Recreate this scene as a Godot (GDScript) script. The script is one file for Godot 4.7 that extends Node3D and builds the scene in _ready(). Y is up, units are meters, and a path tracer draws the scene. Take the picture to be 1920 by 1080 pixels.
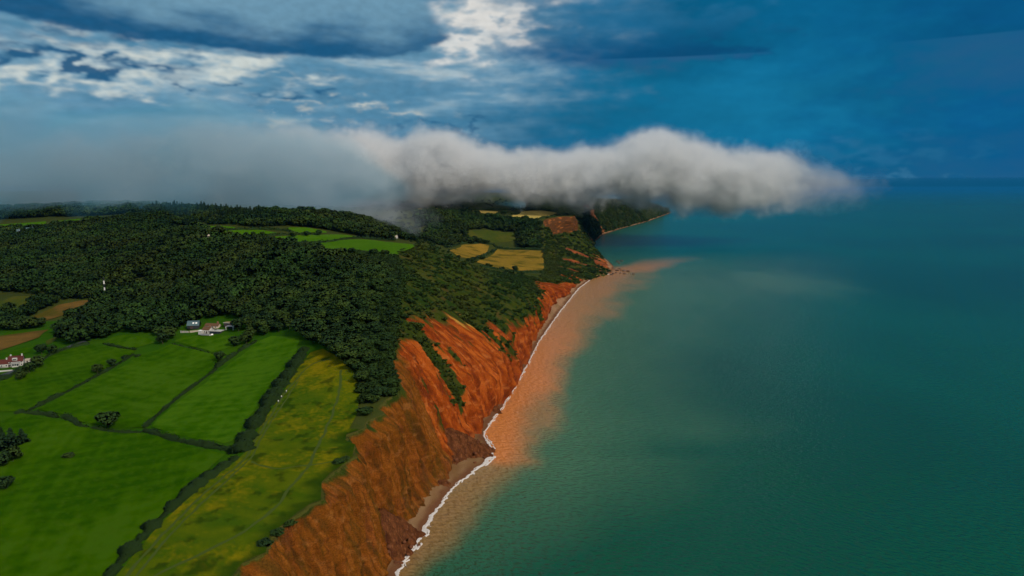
extends Node3D
# A red sea cliff with fields, woods and a low bank of cloud, seen from the air.
# World: x to the right along the shore normal, y up from the sea, -z forward along the coast. Tables hold (x, distance ahead) in metres.

const CONTROL = [Vector3(-90.3,206.1,-0.11783),Vector3(-79.8,241.5,0.09807),Vector3(-73.5,248.7,-0.05844),Vector3(-70.8,295.7,0.24796),Vector3(-62.6,351.7,-0.55298),Vector3(-69.0,379.9,0.40479),Vector3(-77.6,452.1,0.25268),Vector3(-82.0,486.5,0.22223),Vector3(-87.6,561.8,-0.06717),Vector3(-117.2,679.5,-0.03219),Vector3(-112.0,782.3,0.23762),Vector3(-125.8,306.3,-0.12173),Vector3(-133.7,208.7,0.10290),Vector3(-171.5,212.0,-0.07029),Vector3(-282.1,361.7,0.06721),Vector3(-352.7,469.6,0.02383),Vector3(-236.8,520.8,-0.12612),Vector3(-150.9,476.0,-0.33736),Vector3(-126.5,438.9,-0.27863),Vector3(-179.9,334.2,0.04197),Vector3(-128.3,523.0,0.25317),Vector3(-343.1,656.8,-0.18565),Vector3(-241.8,668.7,0.27466),Vector3(-408.5,676.7,-0.03560),Vector3(-481.4,630.5,-0.02750),Vector3(-579.6,857.3,-0.05990),Vector3(-824.9,1099.4,-0.10617),Vector3(-480.4,931.2,-0.17171),Vector3(-215.2,763.5,-0.14992),Vector3(-177.4,840.7,0.12582),Vector3(-290.1,907.4,0.03824),Vector3(-413.7,930.9,0.26404),Vector3(-545.5,1150.4,0.02653),Vector3(-634.7,1238.6,0.14429),Vector3(-854.9,1277.6,0.01639),Vector3(-1087.0,1456.9,-0.00432),Vector3(-523.3,1271.5,-0.03356),Vector3(-80.9,1289.6,-0.08163),Vector3(54.9,1162.1,0.09124),Vector3(63.7,1354.9,0.02235),Vector3(-33.0,1403.4,-0.21273),Vector3(69.8,1490.8,-0.15708),Vector3(-11.6,1481.9,-0.07446),Vector3(74.5,1596.2,-0.25915),Vector3(-75.3,1613.3,-0.03282),Vector3(0.0,1590.9,0.21733),Vector3(60.7,1953.0,0.14500),Vector3(-127.0,1816.1,-0.08036),Vector3(-86.0,850.0,-0.09676),Vector3(-58.0,930.0,-0.15060),Vector3(0.0,1030.0,0.01918),Vector3(52.0,1100.0,-0.24342),Vector3(-178.0,1380.0,-0.00363),Vector3(-150.0,1150.0,-0.07223),Vector3(-134.0,1560.0,0.05065),Vector3(-232.0,1142.0,0.22219),Vector3(-233.0,1870.0,0.01592),Vector3(67.0,2150.0,0.12057),Vector3(-600.0,2500.0,-0.02372),Vector3(0.0,3000.0,-0.02783),Vector3(-1500.0,2500.0,-0.00639),Vector3(-1500.0,1500.0,0.02563),Vector3(300.0,3500.0,0.02976),Vector3(-3000.0,3500.0,0.00239),Vector3(150.0,1800.0,-0.13774),Vector3(216.0,2130.0,-0.29249),Vector3(262.0,2400.0,0.14120),Vector3(305.0,2650.0,0.00175),Vector3(593.0,3300.0,0.00172),Vector3(800.0,3900.0,0.01461),Vector3(960.0,4450.0,-0.04779),Vector3(500.0,5200.0,-0.04056),Vector3(-300.0,60.0,0.01574),Vector3(-120.0,60.0,-0.01550),Vector3(-1500.0,500.0,-0.00867),Vector3(0.0,5500.0,0.05073),Vector3(-4000.0,6000.0,-0.00116),Vector3(-900.0,300.0,0.01001),Vector3(147.0,1605.0,0.17494),Vector3(90.0,1540.0,0.38848)]
const CONTROL_BASE := 58.99487
const EDGE = [Vector2(-105.0,40.0),Vector2(-102.0,120.0),Vector2(-94.0,180.0),Vector2(-90.2,205.9),Vector2(-89.4,212.0),Vector2(-86.5,214.9),Vector2(-83.5,216.9),Vector2(-85.8,226.8),Vector2(-83.1,233.7),Vector2(-79.9,241.7),Vector2(-76.3,247.5),Vector2(-73.5,248.6),Vector2(-76.9,262.5),Vector2(-75.5,270.7),Vector2(-71.3,277.4),Vector2(-69.3,283.5),Vector2(-71.0,296.3),Vector2(-77.0,302.9),Vector2(-78.1,309.8),Vector2(-72.4,313.8),Vector2(-69.3,326.6),Vector2(-64.7,329.1),Vector2(-67.4,337.7),Vector2(-66.8,345.3),Vector2(-62.4,350.6),Vector2(-62.6,364.2),Vector2(-69.2,380.6),Vector2(-72.3,406.9),Vector2(-77.7,452.8),Vector2(-82.2,487.2),Vector2(-87.6,561.4),Vector2(-117.2,679.3),Vector2(-112.0,776.0),Vector2(-86.0,850.0),Vector2(-58.0,930.0),Vector2(0.0,1030.0),Vector2(52.0,1100.0),Vector2(56.0,1157.0),Vector2(62.0,1300.0),Vector2(68.0,1420.0),Vector2(74.0,1550.0),Vector2(100.0,1575.0),Vector2(147.0,1605.0),Vector2(150.0,1700.0),Vector2(165.0,1850.0),Vector2(200.0,2050.0),Vector2(228.0,2200.0),Vector2(262.0,2400.0),Vector2(305.0,2650.0),Vector2(420.0,2950.0),Vector2(590.0,3350.0),Vector2(800.0,3900.0),Vector2(1020.0,4600.0),Vector2(1000.0,4900.0),Vector2(600.0,5400.0),Vector2(100.0,6200.0)]
const WATERLINE = [Vector2(-64.0,40.0),Vector2(-58.0,200.0),Vector2(-54.5,262.0),Vector2(-51.8,279.4),Vector2(-48.6,297.1),Vector2(-44.9,316.9),Vector2(-41.9,336.4),Vector2(-38.2,354.9),Vector2(-31.0,375.5),Vector2(-24.1,390.5),Vector2(-14.1,409.1),Vector2(-13.2,424.0),Vector2(-20.3,453.0),Vector2(-15.6,480.2),Vector2(-8.3,510.7),Vector2(0.9,563.1),Vector2(12.6,628.9),Vector2(29.6,741.6),Vector2(60.9,901.4),Vector2(113.1,1145.3),Vector2(149.9,1267.8),Vector2(195.1,1339.1),Vector2(219.0,1457.0),Vector2(224.0,1600.0),Vector2(216.0,1700.0),Vector2(226.0,1900.0),Vector2(262.0,2155.0),Vector2(325.0,2446.0),Vector2(430.0,2755.0),Vector2(674.0,3396.0),Vector2(1074.0,4608.0),Vector2(1060.0,4900.0),Vector2(680.0,5400.0),Vector2(200.0,6200.0)]
const FOOT = [Vector2(-70.0,40.0),Vector2(-65.0,200.0),Vector2(-60.3,264.2),Vector2(-58.6,284.6),Vector2(-57.0,303.1),Vector2(-49.3,329.5),Vector2(-45.7,344.4),Vector2(-39.8,371.1),Vector2(-38.5,389.7),Vector2(-31.2,423.6),Vector2(-27.6,450.8),Vector2(-21.2,474.6),Vector2(-14.3,504.6),Vector2(-10.7,531.5),Vector2(2.3,577.2),Vector2(10.3,641.1),Vector2(28.3,789.1),Vector2(51.7,930.6),Vector2(87.1,1102.1),Vector2(119.9,1216.7),Vector2(187.6,1323.4),Vector2(207.0,1457.0),Vector2(212.0,1600.0),Vector2(204.0,1700.0),Vector2(214.0,1900.0),Vector2(250.0,2155.0),Vector2(313.0,2446.0),Vector2(418.0,2755.0),Vector2(662.0,3396.0),Vector2(1062.0,4608.0),Vector2(1048.0,4900.0),Vector2(668.0,5400.0),Vector2(188.0,6200.0)]
const FIELDS = [
	{"name":"field","tone":"green","label":"large dark green pasture in the lower left corner of the photo","shape":[Vector2(-276.1,353.6),Vector2(-274.3,365.1),Vector2(-258.2,358.9),Vector2(-237.2,351.3),Vector2(-220.9,341.0),Vector2(-207.8,335.3),Vector2(-189.3,333.9),Vector2(-161.2,318.0),Vector2(-132.2,301.6),Vector2(-134.5,276.6),Vector2(-136.0,242.2),Vector2(-134.4,207.5),Vector2(-135.0,196.7),Vector2(-174.0,199.3),Vector2(-290.4,346.2)]},
	{"name":"field","tone":"green","label":"green pasture beside the red-roofed house, sloping down to the left","shape":[Vector2(-327.9,397.4),Vector2(-336.1,434.4),Vector2(-336.4,465.2),Vector2(-341.8,502.1),Vector2(-330.0,519.0),Vector2(-301.4,505.6),Vector2(-279.9,493.7),Vector2(-276.6,482.6),Vector2(-277.7,448.3),Vector2(-274.9,404.9),Vector2(-273.7,368.6),Vector2(-286.2,367.2),Vector2(-293.8,354.2)]},
	{"name":"field","tone":"green","label":"middle green pasture with a lone tree at its upper corner, below the white farmhouse","shape":[Vector2(-268.6,372.1),Vector2(-269.4,401.6),Vector2(-270.4,441.9),Vector2(-269.5,481.7),Vector2(-261.6,495.2),Vector2(-257.9,505.5),Vector2(-212.9,474.5),Vector2(-203.6,465.9),Vector2(-200.2,443.2),Vector2(-198.5,389.4),Vector2(-192.9,341.3),Vector2(-209.8,341.1),Vector2(-231.4,351.2),Vector2(-249.7,363.9)]},
	{"name":"field","tone":"green","label":"bright green pasture between the farmhouse field and the yellow-flowered meadow","shape":[Vector2(-189.0,340.2),Vector2(-192.6,383.7),Vector2(-193.0,436.2),Vector2(-189.4,463.2),Vector2(-184.7,486.5),Vector2(-175.9,491.9),Vector2(-150.7,474.4),Vector2(-144.2,445.5),Vector2(-142.8,418.0),Vector2(-142.6,383.8),Vector2(-139.3,353.1),Vector2(-137.4,334.0),Vector2(-132.8,317.5),Vector2(-138.8,314.5),Vector2(-163.6,325.8)]},
	{"name":"field","tone":"green","label":"small green lawn field directly below the white farmhouse","shape":[Vector2(-257.9,509.9),Vector2(-255.8,521.1),Vector2(-229.8,514.2),Vector2(-209.4,507.6),Vector2(-203.6,497.9),Vector2(-202.3,484.5),Vector2(-213.5,477.6)]},
	{"name":"field","tone":"green","label":"small dark green field left of the farmhouse with a dark bush on its lower edge","shape":[Vector2(-319.7,520.8),Vector2(-319.1,536.6),Vector2(-309.7,539.0),Vector2(-280.0,519.3),Vector2(-272.8,510.9),Vector2(-284.3,500.3)]},
	{"name":"field","tone":"drygreen","label":"olive green field at the left edge beneath the dark wood","shape":[Vector2(-550.4,680.4),Vector2(-530.7,697.9),Vector2(-528.9,714.9),Vector2(-498.8,709.9),Vector2(-484.0,674.4),Vector2(-489.3,662.8),Vector2(-524.5,647.1)]},
	{"name":"field","tone":"brown","label":"brown stubble field left of the white mast","shape":[Vector2(-451.5,618.1),Vector2(-456.1,645.1),Vector2(-455.1,675.4),Vector2(-439.8,685.6),Vector2(-425.7,685.7),Vector2(-422.3,665.8),Vector2(-423.8,642.9),Vector2(-435.7,613.7),Vector2(-441.8,611.1)]},
	{"name":"field","tone":"brown","label":"lower brown stubble field above the red-roofed house","shape":[Vector2(-452.4,555.1),Vector2(-437.2,570.6),Vector2(-416.9,580.9),Vector2(-404.7,585.0),Vector2(-393.8,554.1),Vector2(-395.1,531.2),Vector2(-396.3,515.6),Vector2(-401.6,490.7)]},
	{"name":"field","tone":"green","label":"narrow green paddock right behind the red-roofed house","shape":[Vector2(-368.9,478.6),Vector2(-380.2,500.4),Vector2(-384.7,522.6),Vector2(-376.3,523.8),Vector2(-366.0,506.6),Vector2(-369.5,495.6),Vector2(-362.2,472.2)]},
	{"name":"field","tone":"drygreen","label":"tiny green glade among the trees above the red-roofed house","shape":[Vector2(-377.5,539.9),Vector2(-377.9,553.0),Vector2(-368.9,540.8),Vector2(-365.0,525.8)]},
	{"name":"field","tone":"bright","label":"bright green plateau field with its tip at the cliff top","shape":[Vector2(-255.4,786.2),Vector2(-225.8,801.8),Vector2(-178.2,844.4),Vector2(-156.5,890.0),Vector2(-126.7,890.0),Vector2(-106.3,742.0),Vector2(-115.1,682.7),Vector2(-119.8,679.2),Vector2(-149.3,705.7),Vector2(-196.0,735.8),Vector2(-241.2,770.0)]},
	{"name":"field","tone":"bright","label":"long bright green field second from the cliff top","shape":[Vector2(-327.7,847.0),Vector2(-293.7,854.6),Vector2(-244.6,870.2),Vector2(-218.6,903.2),Vector2(-201.2,900.5),Vector2(-214.8,820.2),Vector2(-245.2,814.5),Vector2(-275.4,818.9)]},
	{"name":"field","tone":"bright","label":"thin green field with a row of small trees on its lower edge","shape":[Vector2(-396.1,898.3),Vector2(-364.4,898.5),Vector2(-324.3,894.1),Vector2(-302.7,877.4),Vector2(-311.9,868.3),Vector2(-343.2,870.2),Vector2(-370.8,879.4)]},
	{"name":"field","tone":"bright","label":"uppermost thin green field under the conifer hill","shape":[Vector2(-479.2,992.6),Vector2(-482.0,1013.8),Vector2(-413.7,948.0),Vector2(-372.3,918.6),Vector2(-366.7,907.7),Vector2(-405.2,919.5),Vector2(-444.6,949.9)]},
	{"name":"field","tone":"bright","label":"short green field behind round trees at the edge of the mist","shape":[Vector2(-300.1,918.7),Vector2(-280.0,932.8),Vector2(-248.9,916.9),Vector2(-243.9,897.9),Vector2(-274.8,880.3),Vector2(-293.3,897.4)]},
	{"name":"field","tone":"bright","label":"pale green strip of field under the mist at the left edge","shape":[Vector2(-987.1,1242.0),Vector2(-928.7,1241.7),Vector2(-881.2,1243.4),Vector2(-847.8,1246.0),Vector2(-825.6,1212.6),Vector2(-860.3,1199.6),Vector2(-902.5,1205.9),Vector2(-954.6,1200.0)]},
	{"name":"field","tone":"bright","label":"thin pale green strip of field under the mist left of the conifer hill","shape":[Vector2(-826.9,1236.5),Vector2(-777.8,1234.2),Vector2(-703.1,1189.3),Vector2(-659.3,1174.3),Vector2(-649.8,1157.0),Vector2(-725.7,1187.9),Vector2(-784.3,1213.7)]},
	{"name":"field","tone":"straw","label":"straw yellow field left of a dark hedge in the combe before the headland","shape":[Vector2(-116.4,1238.1),Vector2(-99.8,1386.6),Vector2(-66.7,1421.5),Vector2(-46.6,1418.6),Vector2(-47.9,1388.8),Vector2(-68.1,1142.2),Vector2(-85.6,1113.4)]},
	{"name":"field","tone":"straw","label":"larger straw yellow field right of the hedge at the foot of the headland","shape":[Vector2(-61.4,1117.8),Vector2(-30.5,1389.7),Vector2(21.6,1377.2),Vector2(62.4,1350.9),Vector2(54.2,1166.9),Vector2(17.9,1140.2),Vector2(-21.9,1116.0)]},
	{"name":"field","tone":"gold","label":"golden wheat field on top of the headland by the rock cliff","shape":[Vector2(-2.5,1600.6),Vector2(26.1,1869.0),Vector2(106.9,1966.0),Vector2(158.1,2118.8),Vector2(109.0,1869.8),Vector2(60.7,1560.2),Vector2(18.5,1582.8)]},
	{"name":"field","tone":"gold","label":"golden wheat field on the headland left of dark trees","shape":[Vector2(-120.5,1846.0),Vector2(-86.8,1863.5),Vector2(-37.2,1843.9),Vector2(-43.9,1659.4),Vector2(-71.3,1666.9),Vector2(-96.3,1720.7)]},
	{"name":"field","tone":"gold","label":"narrow pale gold strip of field behind the headland wheat field","shape":[Vector2(0.0,1672.0),Vector2(130.0,1668.0),Vector2(134.0,1700.0),Vector2(5.0,1712.0)]},
	{"name":"field","tone":"gold","label":"pale wheat field under the cloud left of the headland","shape":[Vector2(-253.7,1846.4),Vector2(-204.0,1877.2),Vector2(-161.5,1857.0),Vector2(-160.6,1813.2),Vector2(-198.1,1758.1),Vector2(-235.8,1744.1)]},
	{"name":"field","tone":"drygreen","label":"rough olive pasture on the slope between two woods below the headland","shape":[Vector2(-98.0,1495.5),Vector2(-52.9,1507.6),Vector2(5.8,1487.7),Vector2(5.6,1444.9),Vector2(-33.7,1437.9),Vector2(-67.8,1445.5),Vector2(-92.8,1448.1)]},
	{"name":"field","tone":"drygreen","label":"small yellow green field behind the rock cliff before the far headland","shape":[Vector2(172.0,1980.0),Vector2(205.0,2080.0),Vector2(212.0,2160.0),Vector2(180.0,2160.0),Vector2(160.0,2050.0)]},
	{"name":"field","tone":"bright","label":"thin green field on top of the far headland under the cloud","shape":[Vector2(248.3,2409.7),Vector2(301.4,2560.0),Vector2(288.1,2414.1),Vector2(253.9,2374.3)]},
	{"name":"meadow","tone":"meadow","label":"wild meadow of long grass and yellow flowers along the cliff edge","shape":[Vector2(-150.0,120.0),Vector2(-130.1,207.2),Vector2(-131.8,239.7),Vector2(-129.1,272.2),Vector2(-124.3,291.1),Vector2(-123.0,305.4),Vector2(-128.2,335.1),Vector2(-130.0,374.0),Vector2(-132.9,413.4),Vector2(-132.3,436.9),Vector2(-124.0,436.3),Vector2(-104.3,406.4),Vector2(-91.2,383.0),Vector2(-81.8,356.2),Vector2(-78.6,331.5),Vector2(-78.5,316.0),Vector2(-72.8,313.8),Vector2(-78.5,309.8),Vector2(-77.4,302.9),Vector2(-71.4,296.3),Vector2(-69.7,283.5),Vector2(-71.7,277.4),Vector2(-75.9,270.7),Vector2(-77.3,262.5),Vector2(-73.9,248.6),Vector2(-76.7,247.5),Vector2(-80.3,241.7),Vector2(-83.5,233.7),Vector2(-86.2,226.8),Vector2(-83.9,216.9),Vector2(-86.9,214.9),Vector2(-89.8,212.0),Vector2(-90.6,205.9),Vector2(-94.4,180.0),Vector2(-102.4,120.0)]}]
const HEDGES = [
	["dark scrubby hedge bank along the left side of the yellow-flowered meadow, lower stretch",6.5,2.4,[Vector2(-132.9,207.4),Vector2(-134.0,238.1),Vector2(-132.2,266.6),Vector2(-125.4,296.8)]],
	["broad dark hedge along the left side of the yellow-flowered meadow, upper stretch",10.5,3.4,[Vector2(-125.4,301.3),Vector2(-130.3,326.2),Vector2(-133.9,363.3),Vector2(-135.8,406.8),Vector2(-139.1,447.9)]],
	["thick hedge along the bottom of the bright green pasture next to the meadow",4.5,2.6,[Vector2(-189.8,337.4),Vector2(-165.9,322.3),Vector2(-144.2,311.9),Vector2(-127.3,302.9)]],
	["thin hedge between the two long pastures below the farmhouse",2.2,1.4,[Vector2(-191.8,341.2),Vector2(-196.7,389.1),Vector2(-197.4,442.4)]],
	["hedge with tree at the corner climbing to the farmhouse trees",4.0,2.2,[Vector2(-198.4,444.7),Vector2(-197.1,459.1),Vector2(-192.6,476.4),Vector2(-187.0,487.5)]],
	["thin hedge between the left pasture and the middle pasture",2.4,1.6,[Vector2(-272.2,368.6),Vector2(-272.7,401.7),Vector2(-275.1,446.9),Vector2(-276.6,486.2)]],
	["short dark hedge in the left pasture's lower corner, curved",3.0,1.8,[Vector2(-277.0,366.1),Vector2(-267.3,365.8),Vector2(-256.6,363.1),Vector2(-248.4,358.8)]],
	["short bent hedge left of the round field tree",3.4,2.0,[Vector2(-245.4,359.6),Vector2(-235.9,352.9),Vector2(-228.6,345.7),Vector2(-222.7,344.0)]],
	["hedge running right from the round field tree to the field corner",3.0,1.6,[Vector2(-219.8,342.4),Vector2(-204.4,336.5),Vector2(-190.5,334.7)]],
	["dark hedge and bushes along the roadside left of the left pasture",5.0,2.6,[Vector2(-333.3,430.6),Vector2(-337.4,466.6),Vector2(-341.8,502.1),Vector2(-330.9,520.6)]],
	["hedge along the bottom of the bright green plateau field, with small trees",6.0,3.0,[Vector2(-249.7,768.1),Vector2(-205.9,729.8),Vector2(-167.2,699.2),Vector2(-145.9,689.2),Vector2(-116.7,670.0)]],
	["long dark hedge between the two bright plateau fields",5.0,2.6,[Vector2(-273.4,812.7),Vector2(-243.0,807.1),Vector2(-212.2,810.2),Vector2(-193.3,883.3),Vector2(-176.6,1026.7)]],
	["dark hedge under the thin plateau field",5.0,2.6,[Vector2(-340.0,862.0),Vector2(-309.7,862.3),Vector2(-284.4,867.4),Vector2(-246.0,875.4)]],
	["hedge under the uppermost plateau field",5.0,2.4,[Vector2(-411.5,909.3),Vector2(-380.2,902.6),Vector2(-344.5,901.5),Vector2(-308.4,898.6),Vector2(-288.2,890.1)]],
	["dark hedge between the two straw yellow fields",5.0,2.6,[Vector2(-66.9,1120.7),Vector2(-55.3,1281.8),Vector2(-32.8,1393.9)]],
	["dark hedge along the lower edge of the larger straw field",6.0,3.2,[Vector2(-49.6,1050.0),Vector2(-8.7,1103.5),Vector2(35.8,1137.7),Vector2(55.7,1141.2)]],
	["hedge behind the larger straw field at the foot of the bushy slope",6.0,3.0,[Vector2(-125.6,1282.9),Vector2(-100.8,1401.1),Vector2(-44.6,1426.2),Vector2(-27.5,1403.4),Vector2(21.7,1386.3),Vector2(64.1,1363.9)]],
	["hedge of dark bushes along the front of the headland wheat field",5.0,3.0,[Vector2(-37.6,1611.1),Vector2(0.0,1579.4),Vector2(48.5,1558.8),Vector2(99.2,1594.2)]],
	["left hedge along the front of the second wheat field",5.0,3.0,[Vector2(-124.0,1772.5),Vector2(-89.9,1651.5),Vector2(-44.2,1624.7)]],
	["dark hedge line behind the headland wheat fields",6.0,3.4,[Vector2(-145.2,1870.1),Vector2(-73.1,1882.7),Vector2(0.0,1901.3),Vector2(60.4,1946.0),Vector2(144.7,2192.6)]],
	["hedge along the lower side of the small field left of the farmhouse",2.2,1.6,[Vector2(-316.5,517.4),Vector2(-296.9,504.8),Vector2(-280.7,497.4)]],
	["low fence-like hedge between the farmhouse lawn and the pasture",1.2,0.8,[Vector2(-256.5,505.2),Vector2(-232.9,488.9),Vector2(-212.0,474.2),Vector2(-198.1,466.2)]]]
const WOODS = [
	["broad",8.5,[Vector2(-894.8,1100.4),Vector2(-841.8,1122.5),Vector2(-759.5,1132.2),Vector2(-627.6,1119.7),Vector2(-482.3,981.2),Vector2(-387.5,878.1),Vector2(-332.0,841.0),Vector2(-264.7,795.6),Vector2(-208.6,719.2),Vector2(-164.9,656.1),Vector2(-127.6,624.0),Vector2(-107.2,605.4),Vector2(-88.1,536.9),Vector2(-84.4,488.8),Vector2(-78.1,446.3),Vector2(-71.0,413.0),Vector2(-68.9,381.2),Vector2(-63.6,354.3),Vector2(-71.4,338.8),Vector2(-76.4,321.6),Vector2(-80.3,344.0),Vector2(-87.7,372.6),Vector2(-105.0,409.0),Vector2(-128.3,445.5),Vector2(-144.8,464.6),Vector2(-153.2,480.1),Vector2(-178.5,497.4),Vector2(-191.7,489.5),Vector2(-211.0,513.9),Vector2(-226.4,531.5),Vector2(-241.1,540.9),Vector2(-267.0,550.0),Vector2(-256.9,523.5),Vector2(-261.8,511.8),Vector2(-279.6,522.7),Vector2(-314.0,546.9),Vector2(-324.7,531.4),Vector2(-333.4,528.2),Vector2(-347.4,520.2),Vector2(-387.1,567.6),Vector2(-407.8,621.6),Vector2(-412.2,666.6),Vector2(-426.5,689.0),Vector2(-467.1,694.0),Vector2(-501.0,715.7),Vector2(-558.6,736.0),Vector2(-603.0,733.1)]],
	["broad",7.5,[Vector2(-497.9,653.0),Vector2(-485.5,659.0),Vector2(-491.5,701.5),Vector2(-461.1,683.0),Vector2(-458.1,641.9),Vector2(-457.9,624.3),Vector2(-436.0,602.9),Vector2(-411.7,597.6),Vector2(-430.8,587.4),Vector2(-446.3,582.8)]],
	["broad",9.0,[Vector2(-332.0,841.0),Vector2(-394.1,885.4),Vector2(-485.0,986.7),Vector2(-630.3,1124.7),Vector2(-884.0,1180.5),Vector2(-950.3,1170.9),Vector2(-901.4,1108.8),Vector2(-831.7,1108.7),Vector2(-614.6,1095.9)]],
	["conifer",7.5,[Vector2(-641.8,1137.5),Vector2(-669.9,1214.3),Vector2(-646.3,1261.4),Vector2(-558.2,1239.5),Vector2(-474.6,1197.6),Vector2(-337.9,1009.6),Vector2(-308.4,931.2),Vector2(-339.8,908.0),Vector2(-378.9,935.2),Vector2(-496.1,1035.4),Vector2(-538.1,1046.0)]],
	["broad",10.0,[Vector2(-1037.6,1281.1),Vector2(-981.0,1313.0),Vector2(-883.7,1321.2),Vector2(-676.3,1200.0),Vector2(-798.9,1559.7),Vector2(-1010.0,1712.6),Vector2(-1080.8,1618.9),Vector2(-1205.0,1491.2)]],
	["broad",9.5,[Vector2(-440.2,1180.0),Vector2(-360.8,1160.1),Vector2(-341.5,1371.4),Vector2(-288.5,1425.0),Vector2(-219.2,1405.4),Vector2(-178.8,1346.4),Vector2(-157.6,1107.7),Vector2(-193.3,916.1),Vector2(-248.8,938.0),Vector2(-305.3,932.8)]],
	["broad",8.5,[Vector2(-168.9,1309.5),Vector2(-184.8,1481.7),Vector2(-141.2,1577.5),Vector2(-75.3,1613.0),Vector2(0.0,1569.2),Vector2(72.9,1535.9),Vector2(65.5,1372.1),Vector2(11.0,1402.6),Vector2(9.3,1484.3),Vector2(-53.0,1510.7),Vector2(-98.2,1499.1),Vector2(-94.5,1439.7),Vector2(-33.6,1431.5),Vector2(-109.3,1397.4),Vector2(-131.3,1290.2)]],
	["broad",9.5,[Vector2(-231.1,1651.3),Vector2(-149.9,1753.1),Vector2(-112.0,1715.9),Vector2(-69.0,1611.7),Vector2(-134.6,1572.2),Vector2(-185.4,1487.0),Vector2(-201.3,1433.7)]]]
const HEATH = [Vector2(-208.6,719.2),Vector2(-144.6,683.1),Vector2(-116.7,670.0),Vector2(-97.1,602.0),Vector2(-107.2,605.4),Vector2(-127.6,624.0),Vector2(-164.9,656.1)]
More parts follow.
